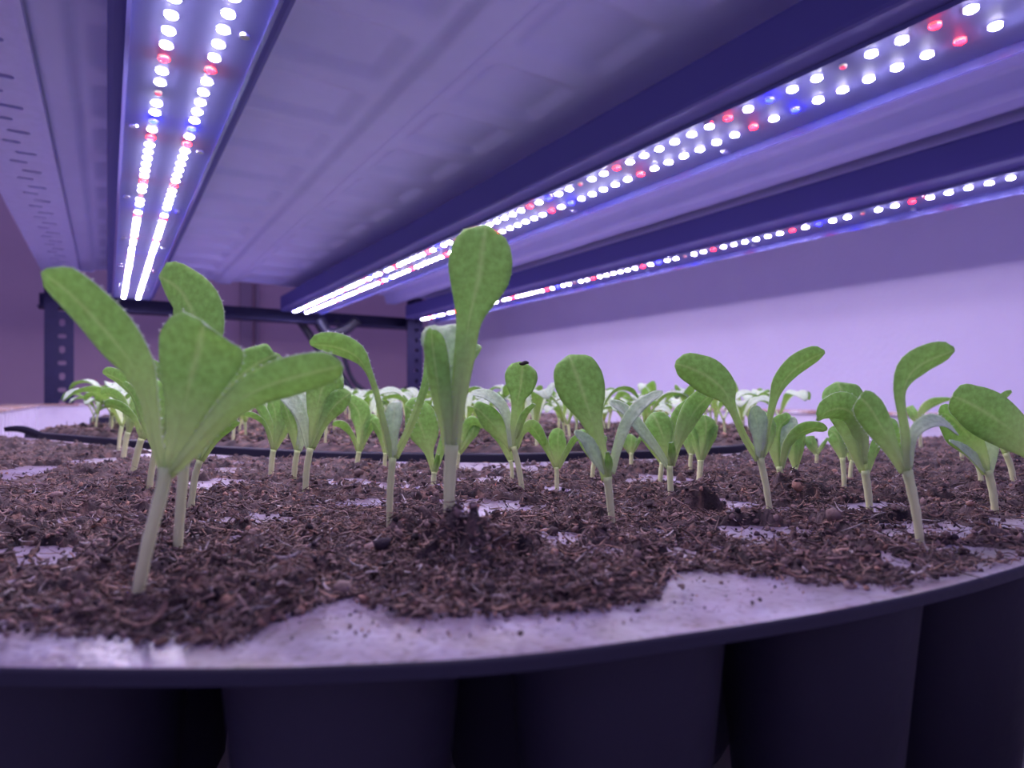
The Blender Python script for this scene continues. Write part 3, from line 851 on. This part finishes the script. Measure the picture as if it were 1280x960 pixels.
def traced(base, stem, r0, r1, leaves, label, hairs=0, group='seedlings in the nearest tray', z0=0.0, husk=None):
    """seedling measured from its outline: points in picture units at the plant's own distance"""
    SEED_N[0] += 1; sd = SEED_N[0]
    bx, by = base
    Y = (CAMZ - z0) * FPX / (by - HOR)
    B = at_px(bx, by, Y)
    px = Y / FPX
    root = empty('seedling', tuple(B))
    P = np.array([at_px(a, b, Y) - B for a, b in [base] + stem])
    P[0, 2] -= 0.003
    P = catmull(P, 14)
    R = np.linspace(r0, r1, 14) * px * (1 + 0.05 * np.sin(np.arange(14) * 2.1))
    link('stem', tube_mesh('stem', P, R, M['stem'], 10), root)
    for li, lf in enumerate(leaves):
        pts = lf['p']; tip = lf.get('d', 0.0) / 1000.0; roll = math.radians(lf.get('roll', 15)); n = 26
        L_ = len(pts); raw = []
        for k, q in enumerate(pts):
            tq = k / (L_ - 1)
            yy = Y + tip * tq ** 1.5 + (q[3] / 1000.0 if len(q) > 3 else 0)
            raw.append(np.concatenate([at_px(q[0], q[1], yy) - B, [q[2] * px]]))
        raw = np.array(raw)
        cr = catmull(raw, n)
        Pc, hw = cr[:, :3], np.maximum(cr[:, 3], 0.25 * px)
        # rounded tips
        t_ = np.linspace(0, 1, n); k0 = int(0.84 * (n - 1)); f_ = np.clip((t_ - t_[k0]) / (1 - t_[k0]), 0, 1)
        if hw[k0] > 5 * px: hw = np.where(t_ > t_[k0], np.maximum(hw, hw[k0] * 0.97 * np.sqrt(np.maximum(1 - f_ ** 2.2, 0))), hw)
        T = unit(np.gradient(Pc, axis=0))
        W0 = unit(np.cross(T, np.array([0, 1.0, 0]))); Bn = np.cross(T, W0)
        tt = np.linspace(0, 1, n)[:, None]
        sgn = 1.0 if Pc[-1, 0] >= Pc[n // 3, 0] else -1.0      # roll > 0 turns the underside to the viewer's side
        rr = sgn * roll * (0.3 + 0.7 * tt)
        side = np.array([0, 1.0, 0]) * (1 if roll >= 0 else -1)
        W = W0 * np.cos(rr) + Bn * np.sin(rr)
        me, info = leaf_mesh('leaf', Pc, hw, W, lf.get('cup', 0.22), side, ruffle=lf.get('ruf', 0.02), seed=sd * 10 + li)
        lo = link('leaf', me, root)
        if hairs:
            hm = hair_mesh('hair', *info, hairs * 6, 0.00038, sd * 31 + li)
            ho = link('leaf_hairs', hm, lo); ho['kind'] = 'stuff'
    if husk:
        bm = bmesh.new(); bmesh.ops.create_icosphere(bm, subdivisions=2, radius=1)
        for v in bm.verts: v.co = Vector((v.co.x * 6.5 * px, v.co.y * 3.5 * px, v.co.z * 2.6 * px + 0.6 * px * math.sin(v.co.x * 5)))
        h = at_px(husk[0], husk[1], Y) - B
        ho = link('seed_husk', bm_mesh('seed_husk', bm, M['husk'], True), root, tuple(h), (0, -0.2, 0)); ho['label'] = 'dark dried seed husk'
    tag(root, label, 'seedling', group)
    return root
def Lf(*p, **k):
    k['p'] = p
    return k

traced((165, 750), [(185, 680), (203, 612), (207, 584)], 7, 8.5, [
    Lf((205, 594, 7), (193, 545, 9), (185, 500, 13), (171, 460, 24), (145, 425, 32), (113, 389, 32), (84, 361, 28), (64, 346, 18), (54, 338, 5), roll=22, d=-4, cup=0.15),
    Lf((208, 592, 8), (222, 550, 15), (232, 510, 26), (242, 465, 44), (250, 436, 51), (253, 421, 45), (256, 411, 26), (258, 406, 8), roll=10, d=-3, cup=0.12, ruf=0.02),
    Lf((210, 594, 7), (240, 562, 10), (275, 522, 14), (310, 493, 20), (350, 476, 25), (390, 465, 24), (415, 459, 16), (428, 456, 4), roll=28, d=-2, cup=0.2),
], 'large leaning seedling nearest the camera at left, with broad leaves', hairs=90)
traced((220, 697), [(226, 630), (232, 565)], 5.5, 6.5, [
    Lf((232, 568, 6), (240, 500, 9), (248, 450, 18), (250, 425, 32), (243, 392, 40), (228, 364, 33), (210, 350, 18), (200, 346, 5), roll=20, d=6, cup=0.15),
    Lf((234, 566, 6), (256, 522, 10), (280, 492, 15), (305, 466, 24), (328, 450, 20), (342, 444, 9), (346, 443, 3), roll=32, d=8, cup=0.25),
    Lf((230, 566, 5), (222, 520, 8), (210, 480, 12), (190, 458, 10), (176, 452, 3), roll=30, d=8),
], 'upright seedling just behind the large leaning one, one leaf raised high', hairs=60)
traced((236, 641), [(243, 600), (250, 575)], 4, 4, [
    Lf((250, 576, 4), (258, 545, 7), (272, 510, 13), (290, 485, 14), (303, 470, 4), roll=30, d=4),
    Lf((249, 576, 4), (238, 545, 7), (228, 520, 12), (222, 500, 10), (220, 490, 3), roll=10, d=6),
    Lf((251, 576, 4), (268, 550, 5), (285, 532, 8), (298, 526, 3), roll=30, d=-3),
], 'thin seedling half hidden behind the two big seedlings at left')
traced((185, 613), [(190, 585), (195, 562)], 3.8, 4, [
    Lf((195, 564, 4), (200, 540, 9), (203, 515, 20), (196, 496, 21), (185, 484, 12), (178, 480, 3), roll=10, d=3),
    Lf((195, 564, 4), (210, 545, 8), (220, 520, 12), (226, 500, 9), (228, 492, 2), roll=40, d=5),
    Lf((194, 564, 4), (180, 530, 6), (170, 500, 10), (160, 485, 7), (154, 481, 2), roll=35, d=6),
], 'seedling with a rounded leaf peeking left of the large leaning stem')
traced((163, 597), [(172, 565), (177, 548)], 3.6, 4, [
    Lf((177, 549, 4), (180, 520, 7), (172, 497, 9), (158, 480, 13), (142, 470, 11), (129, 466, 3), roll=35, d=5),
    Lf((178, 549, 4), (187, 520, 8), (190, 498, 12), (188, 482, 9), (186, 474, 2), roll=20, d=5),
    Lf((177, 549, 4), (168, 525, 5), (152, 510, 8), (138, 505, 7), (130, 506, 2), roll=40, d=-4),
], 'slanting seedling second from the left end of the nearest tray')
traced((153, 574), [(157, 552), (160, 540)], 3.0, 3.4, [
    Lf((160, 541, 3), (158, 515, 6), (148, 498, 9), (136, 492, 8), (127, 494, 2), roll=40, d=5),
    Lf((160, 541, 3), (168, 515, 7), (172, 497, 9), (170, 487, 3), roll=15, d=6),
    Lf((160, 541, 3), (165, 525, 5), (178, 512, 7), (186, 512, 2), roll=35, d=-3),
], 'leftmost seedling of the nearest tray beside the dark lip')
traced((381, 621), [(383, 590), (388, 560)], 3.6, 4.2, [
    Lf((388, 562, 5), (393, 530, 9), (399, 500, 17), (405, 480, 23), (412, 466, 21), (420, 458, 10, 3), roll=10, d=4, cup=0.3),
    Lf((390, 560, 4), (404, 528, 7), (419, 506, 14), (431, 496, 12), (438, 491, 3), roll=30, d=6),
    Lf((386, 560, 4), (379, 525, 7), (368, 504, 10), (358, 495, 8), (352, 494, 2), roll=-20, d=5),
], 'seedling under the tip of the long right pointing leaf', hairs=30)
traced((366, 604), [(369, 580), (372, 563)], 3.4, 3.6, [
    Lf((372, 564, 4), (366, 535, 9), (358, 510, 11), (353, 494, 4), roll=20, d=3),
    Lf((373, 564, 4), (380, 535, 8), (378, 510, 14), (370, 497, 11), (365, 493, 3), roll=-30, d=6),
], 'seedling with two upright folded leaves left of the one under the long leaf')
traced((338, 597), [(340, 575), (342, 562)], 3.4, 3.4, [
    Lf((342, 563, 3), (346, 535, 9), (344, 512, 15), (338, 500, 9), (335, 497, 2), roll=15, d=4),
    Lf((341, 562, 3), (331, 532, 4), (316, 520, 6), (304, 518, 2), roll=50, d=-3),
    Lf((343, 562, 3), (353, 536, 8), (358, 516, 9), (357, 505, 2), roll=20, d=4),
    Lf((341, 562, 3), (336, 530, 6), (322, 508, 9), (308, 503, 3), roll=40, d=6),
], 'seedling with pale spoon leaves in the gap left of the cable', hairs=0)
traced((446, 588), [(447, 575), (449, 564)], 2.8, 3, [
    Lf((449, 565, 3), (452, 540, 8), (449, 516, 14), (441, 504, 10), (433, 500, 3), roll=15, d=4),
    Lf((449, 565, 3), (458, 540, 6), (466, 525, 8), (470, 520, 3), roll=25, d=3),
    Lf((448, 565, 3), (440, 545, 4), (428, 532, 7), (416, 530, 3), roll=45, d=-2),
], 'small seedling left of the one with the long hooked leaf')
traced((488, 676), [(487, 635), (489, 595), (491, 572)], 3.6, 4.6, [
    Lf((489, 574, 4.5), (480, 535, 5), (470, 492, 4.5), (459, 462, 6), (446, 444, 14), (425, 434, 17), (403, 430, 14), (388, 430, 4), roll=40, d=3, cup=0.3),
    Lf((494, 572, 4.5), (511, 537, 5), (525, 502, 5), (534, 474, 6), (541, 448, 10), (545, 432, 6), roll=20, d=6),
    Lf((491, 573, 4.5), (491, 545, 8), (492, 526, 12), (494, 511, 10), (495, 502, 4), roll=-10, d=3, cup=0.35),
], 'hairy seedling with one long hooked leaf bending left', hairs=110)
traced((566, 702), [(562, 650), (562, 600), (565, 556)], 5.5, 8.5, [
    Lf((566, 562, 9), (572, 505, 10), (580, 450, 13), (586, 402, 16), (593, 370, 29), (599, 345, 39), (602, 320, 40), (605, 299, 32), (607, 287, 17), (608, 282, 5), roll=8, d=2, cup=0.10, ruf=0.01),
    Lf((562, 568, 7), (557, 530, 10), (550, 490, 14), (545, 455, 16), (542, 432, 15), (541, 418, 10), (541, 411, 4), roll=20, d=-3, cup=0.3, ruf=0.02),
    Lf((563, 568, 6), (563, 525, 9), (562, 480, 14), (560, 448, 22), (556, 428, 30), (552, 415, 24), (551, 408, 8), roll=-12, d=4, cup=0.35, ruf=0.04),
    Lf((567, 562, 6), (574, 500, 6), (580, 458, 9), (590, 442, 11), (601, 434, 3), roll=35, d=10),
], 'tallest seedling, its spoon shaped leaf rising in front of the lamps', hairs=90)
traced((541, 612), [(542, 600), (543, 590)], 3.2, 3.4, [
    Lf((543, 592, 3.5), (536, 566, 6), (530, 543, 19), (522, 522, 22), (513, 511, 14), (506, 507, 4), roll=12, d=3),
    Lf((543, 592, 3), (550, 567, 5), (556, 545, 5), (559, 532, 2), roll=20, d=2),
    Lf((543, 592, 3), (546, 578, 3.5), (548, 568, 2), roll=0, d=-1),
], 'small seedling with one broad leaf left of the tallest stem')
traced((655, 618), [(649, 588), (642, 558)], 3.3, 3.8, [
    Lf((642, 562, 5), (645, 530, 7), (647, 502, 8), (650, 486, 17), (652, 470, 21), (653, 459, 16), (654, 453, 5), roll=8, d=2, cup=0.12),
    Lf((640, 560, 5), (636, 530, 6), (626, 507, 8), (609, 494, 9), (589, 491, 3), roll=-50, d=3),
    Lf((640, 563, 4), (630, 545, 8), (613, 526, 15), (600, 513, 11), (592, 508, 3), roll=25, d=6),
    Lf((645, 548, 4), (655, 520, 5), (668, 505, 3), roll=40, d=-3),
    Lf((646, 560, 3), (654, 540, 4), (664, 533, 9), (674, 545, 8), (680, 557, 3), roll=30, d=3),
], 'seedling whose round leaf carries a dark seed husk on its tip', husk=(655, 454))
traced((696, 613), [(696, 598), (696, 584)], 2.8, 3, [
    Lf((696, 585, 3), (698, 566, 9), (697, 547, 11), (700, 536, 4), roll=5, d=2),
    Lf((695, 585, 3), (686, 566, 4), (675, 546, 7), (660, 533, 3), roll=40, d=3),
    Lf((698, 585, 3), (708, 566, 4), (718, 550, 5), (731, 541, 3), roll=40, d=-2),
], 'little seedling with one lit leaf left of the big paddle leaf')
traced((767, 658), [(763, 630), (759, 596)], 3.6, 5.5, [
    Lf((759, 600, 7), (752, 570, 8), (745, 542, 10), (738, 520, 16), (730, 495, 28), (722, 472, 31), (716, 456, 24), (713, 448, 13), (712, 444, 4), roll=8, d=3, cup=0.10, ruf=0.01),
    Lf((757, 592, 3), (746, 574, 8), (733, 553, 10), (718, 540, 3), roll=-45, d=-3),
    Lf((764, 592, 5), (772, 560, 6), (783, 530, 8), (798, 510, 9), (815, 497, 7), (829, 490, 2), roll=-50, d=-3),
    Lf((761, 597, 4), (761, 578, 5), (759, 565, 2), roll=0, d=-2),
], 'seedling with a big paddle leaf against the bright wall', hairs=30)
traced((840, 631), [(838, 605), (837, 582)], 3.2, 4, [
    Lf((835, 584, 4), (820, 561, 6), (800, 536, 9), (780, 513, 10), (762, 503, 3), roll=-50, d=-4),
    Lf((838, 582, 5), (832, 556, 10), (825, 536, 18), (819, 523, 15), (815, 517, 4), roll=8, d=4),
    Lf((840, 582, 4), (848, 555, 6), (858, 530, 13), (870, 510, 16), (886, 494, 13), (897, 487, 4), roll=25, d=5),
    Lf((838, 582, 4), (842, 552, 6), (850, 526, 13), (860, 509, 10), (868, 501, 3), roll=20, d=7),
    Lf((839, 580, 4), (840, 565, 5), (839, 553, 3), roll=0, d=-2),
], 'bushy seedling right of the big paddle leaf')
traced((824, 608), [(826, 592), (828, 578)], 2.9, 3.2, [
    Lf((828, 579, 3), (818, 560, 7), (806, 540, 10), (795, 530, 3), roll=30, d=3),
    Lf((829, 579, 3), (834, 560, 6), (836, 545, 4), roll=20, d=4),
], 'slim seedling close behind the bushy one')
traced((966, 650), [(958, 610), (950, 572)], 3.2, 4.4, [
    Lf((948, 575, 4.5), (930, 545, 4.5), (914, 508, 6), (903, 486, 18), (882, 469, 23), (861, 459, 17), (844, 454, 4), roll=18, d=3, cup=0.15),
    Lf((952, 574, 4.5), (961, 530, 5), (968, 500, 7), (976, 479, 13), (992, 461, 17), (1010, 449, 16), (1024, 442, 11), (1031, 440, 3), roll=38, d=-2, cup=0.2),
    Lf((949, 574, 4), (948, 546, 9), (945, 526, 13), (941, 514, 9), (939, 510, 3), roll=-10, d=-2, cup=0.3),
    Lf((951, 574, 4), (958, 544, 13), (955, 524, 15), (948, 513, 7), roll=10, d=5),
], 'seedling with two long leaves spread in a wide V', hairs=50)
traced((976, 619), [(976, 600), (974, 583)], 3.5, 4, [
    Lf((974, 585, 4), (970, 557, 10), (973, 535, 13), (983, 524, 8), (988, 520, 2), roll=10, d=4),
    Lf((977, 585, 4), (985, 556, 7), (1000, 540, 10), (1018, 534, 8), (1034, 537, 2), roll=35, d=-3),
    Lf((975, 585, 4), (982, 550, 9), (988, 530, 9), (985, 520, 3), roll=-10, d=5),
], 'seedling right behind the wide V, one leaf arching right')
traced((992, 611), [(993, 598), (994, 584)], 3.0, 3.4, [
    Lf((994, 585, 3), (992, 562, 9), (989, 543, 9), (986, 534, 3), roll=10, d=3),
    Lf((995, 585, 3), (1000, 560, 7), (1004, 545, 6), (1006, 538, 2), roll=20, d=3),
], 'short seedling with two upright leaves right of the wide V')
traced((1021, 583), [(1021, 575), (1021, 568)], 2, 2.4, [
    Lf((1021, 568, 2.5), (1015, 555, 7), (1013, 545, 5), roll=10, d=2), Lf((1021, 568, 2.5), (1030, 555, 3), (1035, 548, 2), roll=20, d=2),
    Lf((1021, 568, 2.5), (1012, 556, 3), (1005, 550, 2), roll=20, d=2)],
    'tiny seedling between the wide V and the hooked leaf on the right')
traced((1089, 641), [(1085, 615), (1081, 588)], 3.8, 5, [
    Lf((1081, 590, 6), (1073, 562, 11), (1067, 537, 17), (1060, 513, 24), (1054, 495, 25), (1049, 483, 17), (1046, 478, 5), roll=15, d=5, cup=0.2),
    Lf((1079, 580, 5), (1077, 548, 9), (1070, 522, 14), (1054, 510, 19), (1036, 512, 17), (1021, 522, 5), roll=38, d=-4, cup=0.3),
    Lf((1083, 596, 3), (1090, 572, 6), (1097, 554, 8), (1100, 545, 3), roll=15, d=2),
], 'seedling with overlapping round leaves curling left', hairs=30)
traced((1055, 617), [(1055, 595), (1053, 572)], 2.8, 3.2, [
    Lf((1053, 574, 3), (1050, 555, 10), (1044, 542, 11), (1036, 537, 3), roll=20, d=3),
    Lf((1054, 574, 3), (1058, 550, 8), (1062, 535, 7), roll=20, d=4),
], 'short seedling left of the overlapping round leaves')
traced((1062, 606), [(1063, 590), (1065, 575)], 2.4, 2.6, [
    Lf((1065, 576, 3), (1070, 555, 8), (1075, 540, 8), (1077, 533, 2), roll=15, d=3), Lf((1064, 576, 3), (1060, 555, 5), (1056, 545, 3), roll=15, d=2)],
    'thin pale seedling directly under the overlapping round leaves')
traced((1153, 680), [(1145, 640), (1134, 588)], 4.4, 6.2, [
    Lf((1134, 592, 7), (1133, 545, 7.5), (1128, 512, 8), (1127, 487, 12), (1138, 464, 21), (1158, 450, 21), (1178, 442, 15), (1193, 437, 4), roll=32, d=-3, cup=0.2),
    Lf((1131, 590, 6), (1115, 560, 10), (1099, 531, 17), (1086, 509, 18), (1078, 500, 10), (1074, 497, 3), roll=10, d=-2),
    Lf((1136, 585, 4), (1140, 547, 6), (1155, 530, 9), (1175, 527, 10), (1197, 543, 3), roll=-55, d=4),
    Lf((1134, 588, 5), (1126, 552, 12), (1121, 533, 11), (1118, 525, 3), roll=10, d=5),
], 'front right seedling with one leaf hooked over to the right', hairs=60)
traced((1246, 643), [(1241, 615), (1235, 588)], 3.8, 5, [
    Lf((1234, 592, 6), (1223, 566, 13), (1206, 541, 22), (1190, 524, 17), (1180, 517, 10), (1173, 517, 3), roll=10, d=-2),
    Lf((1232, 590, 3), (1216, 571, 7), (1201, 559, 6), (1187, 551, 2), roll=-40, d=-4),
    Lf((1237, 590, 4), (1240, 560, 7), (1236, 536, 8), (1233, 526, 3), roll=-30, d=3),
], 'seedling near the right edge with a drooping lit leaf', hairs=20)
traced((1318, 648), [(1313, 620), (1307, 596)], 4, 5, [
    Lf((1307, 597, 6), (1292, 566, 12), (1267, 541, 24), (1240, 521, 29), (1215, 506, 25), (1199, 498, 15), (1190, 495, 4), roll=15, d=-3, cup=0.15),
    Lf((1308, 597, 5), (1318, 560, 10), (1330, 530, 14), (1336, 515, 4), roll=20, d=3),
], 'seedling cut by the right edge, its broad leaf reaching in', hairs=0)
traced((1270, 607), [(1264, 585), (1257, 566)], 3.2, 3.8, [
    Lf((1257, 567, 4), (1252, 545, 8), (1248, 520, 8), (1252, 500, 8), (1264, 490, 3), roll=30, d=4),
    Lf((1258, 567, 4), (1266, 545, 9), (1270, 520, 11), (1268, 510, 3), roll=10, d=4),
    Lf((1258, 567, 4), (1268, 548, 4), (1276, 528, 6), (1285, 520, 3), roll=30, d=3),
], 'rearmost seedling at the right edge behind the broad leaf')
traced((1228, 612), [(1226, 596), (1222, 580)], 3, 3.2, [
    Lf((1222, 581, 3), (1212, 555, 7), (1196, 535, 9), (1186, 528, 3), roll=40, d=4), Lf((1223, 581, 3), (1228, 555, 6), (1232, 540, 4), roll=20, d=4)],
    'slim seedling behind the drooping lit leaf at right')
traced((873, 600), [(875, 588), (876, 575)], 3.4, 3.8, [
    Lf((876, 576, 4), (880, 553, 9), (882, 534, 15), (881, 524, 13), (880, 519, 5), roll=5, d=2, cup=0.3),
    Lf((876, 576, 4), (870, 555, 5), (864, 540, 8), (858, 534, 3), roll=30, d=3),
    Lf((877, 576, 3), (886, 555, 6), (893, 540, 8), (897, 532, 2), roll=30, d=3),
], 'short seedling between the bushy one and the wide V')
traced((740, 603), [(741, 590), (743, 575)], 2.8, 3, [
    Lf((743, 576, 3), (735, 560, 7), (728, 545, 8), (722, 540, 3), roll=20, d=3), Lf((744, 576, 3), (752, 556, 6), (757, 545, 4), roll=20, d=3),
    Lf((743, 576, 3), (746, 545, 7), (742, 527, 10), (738, 520, 3), roll=10, d=4)],
    'slim seedling close left of the big paddle leaf stem')
traced((788, 588), [(789, 578), (789, 566)], 2.2, 2.6, [
    Lf((789, 567, 3), (789, 555, 8), (789, 547, 9), (789, 543, 3), roll=10, d=2), Lf((790, 567, 2), (798, 552, 3), (803, 545, 2), roll=20, d=2), Lf((788, 567, 2), (780, 555, 3), (776, 547, 2), roll=20, d=2)],
    'tiny seedling right of the big paddle leaf stem')
traced((640, 603), [(640, 588), (638, 575)], 2.4, 2.6, [
    Lf((638, 576, 3), (628, 550, 8), (615, 536, 9), (605, 532, 3), roll=30, d=4), Lf((639, 576, 3), (643, 552, 8), (646, 538, 6), roll=20, d=4)],
    'thin seedling half hidden behind the husk bearing one')
traced((863, 589), [(863, 578), (864, 567)], 2.2, 2.6, [
    Lf((864, 568, 3), (860, 553, 6), (857, 543, 5), roll=10, d=2), Lf((864, 568, 3), (870, 555, 5), (875, 545, 4), roll=10, d=2)],
    'tiny seedling left of the short one near the bushy seedling')
traced((481, 590), [(481, 578), (482, 566)], 2.4, 2.6, [
    Lf((482, 567, 3), (478, 545, 7), (470, 530, 8), (464, 525, 2), roll=20, d=3), Lf((483, 567, 3), (490, 548, 6), (494, 538, 3), roll=20, d=3)],
    'thin seedling behind the stem of the long hooked leaf')
traced((571, 592), [(572, 578), (573, 566)], 2.4, 2.8, [
    Lf((573, 567, 3), (580, 545, 7), (590, 530, 10), (606, 534, 3), roll=45, d=3), Lf((574, 567, 3), (585, 550, 5), (592, 535, 9), (590, 520, 4), roll=20, d=4)],
    'seedling just right of the tallest stem, leaf folding over')
traced((1152, 560), [(1150, 545), (1149, 532)], 2.0, 2.2, [
    Lf((1149, 533, 2), (1153, 515, 6), (1163, 506, 8), (1178, 501, 5), (1190, 499, 2), roll=40, d=4), Lf((1149, 533, 2), (1142, 518, 6), (1136, 508, 5), roll=20, d=4)],
    'small distant seedling right of the hooked leaf stem')
traced((1204, 579), [(1202, 565), (1200, 552)], 2.2, 2.4, [
    Lf((1200, 553, 2.5), (1192, 538, 6), (1180, 530, 6), (1170, 530, 2), roll=40, d=4), Lf((1200, 553, 2.5), (1208, 538, 6), (1213, 528, 4), roll=20, d=3)],
    'small distant seedling under the drooping lit leaf')

# ---- generic seedlings for the crowded trays
def generic(sd):
    rs = np.random.RandomState(900 + sd)
    parts = []
    hgt = 0.0085 + 0.004 * rs.rand()
    lean = rs.randn(2) * 0.0015
    P = catmull(np.array([[0, 0, -0.003], [lean[0] * 0.4, lean[1] * 0.4, hgt * 0.5], [lean[0], lean[1], hgt]]), 8)
    parts.append(('stem', tube_mesh('stem', P, np.linspace(0.00085, 0.0010, 8), M['stem'], 7)))
    top = P[-1]; az0 = rs.rand() * 6.28
    nl = [2, 3, 3, 4, 3, 4, 3, 3][sd % 8]
    for k in range(nl):
        az = az0 + k * 6.28 / nl + rs.randn() * 0.35
        Ln = 0.016 + 0.009 * rs.rand(); up = 0.55 + 0.6 * rs.rand()
        o_ = np.array([math.cos(az), math.sin(az), 0]); z_ = np.array([0, 0, 1.0])
        pts = [top - z_ * 0.0006, top + o_ * Ln * 0.14 + z_ * Ln * 0.32 * up, top + o_ * Ln * 0.32 + z_ * Ln * 0.66 * up,
               top + o_ * Ln * 0.58 + z_ * Ln * 0.88 * up, top + o_ * Ln * 0.88 + z_ * Ln * (0.90 * up - 0.05), top + o_ * Ln * 1.08 + z_ * Ln * (0.80 * up - 0.12)]
        w = np.array([0.0010, 0.0013, 0.0027, 0.0050, 0.0045, 0.0010]) * (0.85 + 0.5 * rs.rand())
        cr = catmull(np.hstack([np.array(pts), w[:, None]]), 16)
        Wd = np.tile(np.array([-math.sin(az), math.cos(az), rs.randn() * 0.25]), (16, 1))
        me, _ = leaf_mesh('leaf', cr[:, :3], np.maximum(cr[:, 3], 0.0004), Wd, 0.28, m=7, ruffle=0.03, seed=sd * 7 + k)
        parts.append(('leaf', me))
    return parts
PROTO = [generic(k) for k in range(10)]
def place(x, y, z, rng, label, group, smin=0.72, smax=0.96):
    pr = PROTO[rng.randrange(len(PROTO))]
    root = empty('seedling', (x, y, z), rng.random() * 6.28)
    s = rng.uniform(smin, smax); root.scale = (s, s, s * rng.uniform(0.95, 1.15))
    for nm, me in pr: link(nm, me, root)
    tag(root, label, 'seedling', group)
    return root
rng = random.Random(5)
def fill(f, b, hh, x0, x1, sx, sy, label, group, cap, infr=0.9, rows=None):
    n = 0
    byrow = {}
    x = x0
    while x < x1:
        y0 = float(f(np.array([x]))[0]); y1 = float(b(np.array([x]))[0])
        y = y0 + 0.020; ri = 0
        while y < y1 - 0.012:
            xx = x + rng.uniform(-0.006, 0.006); yy = y + rng.uniform(-0.006, 0.006)
            if -0.66 < xx / yy < infr and n < cap and rng.random() > 0.06:
                z = float(hh(np.array([xx]), np.array([yy]))[0])
                ob = place(xx, yy, z, rng, label, group); n += 1
                byrow.setdefault(ri, []).append((xx / yy, ob))
            y += sy; ri += 1
        x += sx
    for ri, txt in (rows or {}).items():
        for k, (_, ob) in enumerate(sorted(byrow.get(ri, []), key=lambda q: q[0])):
            ob['label'] = '%s seedling from the left %s' % (ORD[k], txt)
    return n
ORD = ['first', 'second', 'third', 'fourth', 'fifth', 'sixth', 'seventh', 'eighth', 'ninth', 'tenth', 'eleventh', 'twelfth', 'thirteenth',
       'fourteenth', 'fifteenth', 'sixteenth', 'seventeenth', 'eighteenth', 'nineteenth', 'twentieth']
n2 = fill(T2f, T2b, h2, -0.335, 0.18, 0.031, 0.031, 'small green seedling in the middle of the tray behind the dark lip', 'seedlings in the second tray', 125, 0.80,
          {0: 'in the row just behind the dark tray lip', 1: 'in the second row behind the dark tray lip'})
n3 = fill(T3f, T3b, h3, -0.46, 0.05, 0.034, 0.034, 'small pale seedling in the crowded third tray', 'seedlings in the third tray', 110, 0.82)
n4 = fill(T4f, T4b, h4, -0.58, -0.07, 0.042, 0.046, 'tiny distant seedling in the farthest tray', 'seedlings in the farthest tray', 70, 0.82)
for k, (xx, yy) in enumerate([(-0.262, 0.418), (-0.281, 0.447), (-0.300, 0.480), (-0.318, 0.515), (-0.331, 0.552)]):
    place(xx, yy, float(h2(np.array([xx]), np.array([yy]))[0]), rng,
          '%s seedling in the line receding along the left end of the second tray' % ['nearest', 'second', 'third', 'fourth', 'farthest'][k],
          'seedlings in the second tray', 0.95, 1.1)
place(-0.208, 0.338, float(soil_h(np.array([-0.208]), np.array([0.338]))[0]), rng,
      'low seedling at the rear left corner of the nearest tray by the dark lip', 'seedlings in the nearest tray', 1.0, 1.1)

# ================================================================== CABLES
def cable(pts, r, label):
    P = catmull(np.array(pts), 40)
    me = tube_mesh('cable', P - P[0], np.full(40, r), M['cable'], 8, False)
    o = link('hanging_cable', me, None, tuple(P[0]))
    tag(o, label, 'cable', 'cables at the far end of the rack')
def px3(px, py, Y): return at_px(px, py, Y)
cable([px3(372, 398, 1.66), px3(388, 420, 1.68), px3(402, 445, 1.68), px3(408, 470, 1.68), px3(430, 510, 1.70)], 0.010, 'thick dark cable dropping from the end of the middle lamp')
cable([px3(392, 398, 1.66), px3(408, 425, 1.70), px3(425, 465, 1.72), px3(450, 500, 1.72), px3(470, 512, 1.72)], 0.008, 'dark cable slanting down left of the rear right post')
cable([px3(420, 400, 1.66), px3(428, 420, 1.68), px3(430, 445, 1.70), px3(445, 480, 1.72), px3(480, 497, 1.74), px3(510, 485, 1.74)], 0.006, 'dark cable looping low towards the rear right post')
cable([px3(400, 400, 1.58), px3(412, 416, 1.58), px3(432, 412, 1.58), px3(447, 400, 1.58)], 0.012, 'short dark cable bundle tucked under the rear cross beam')
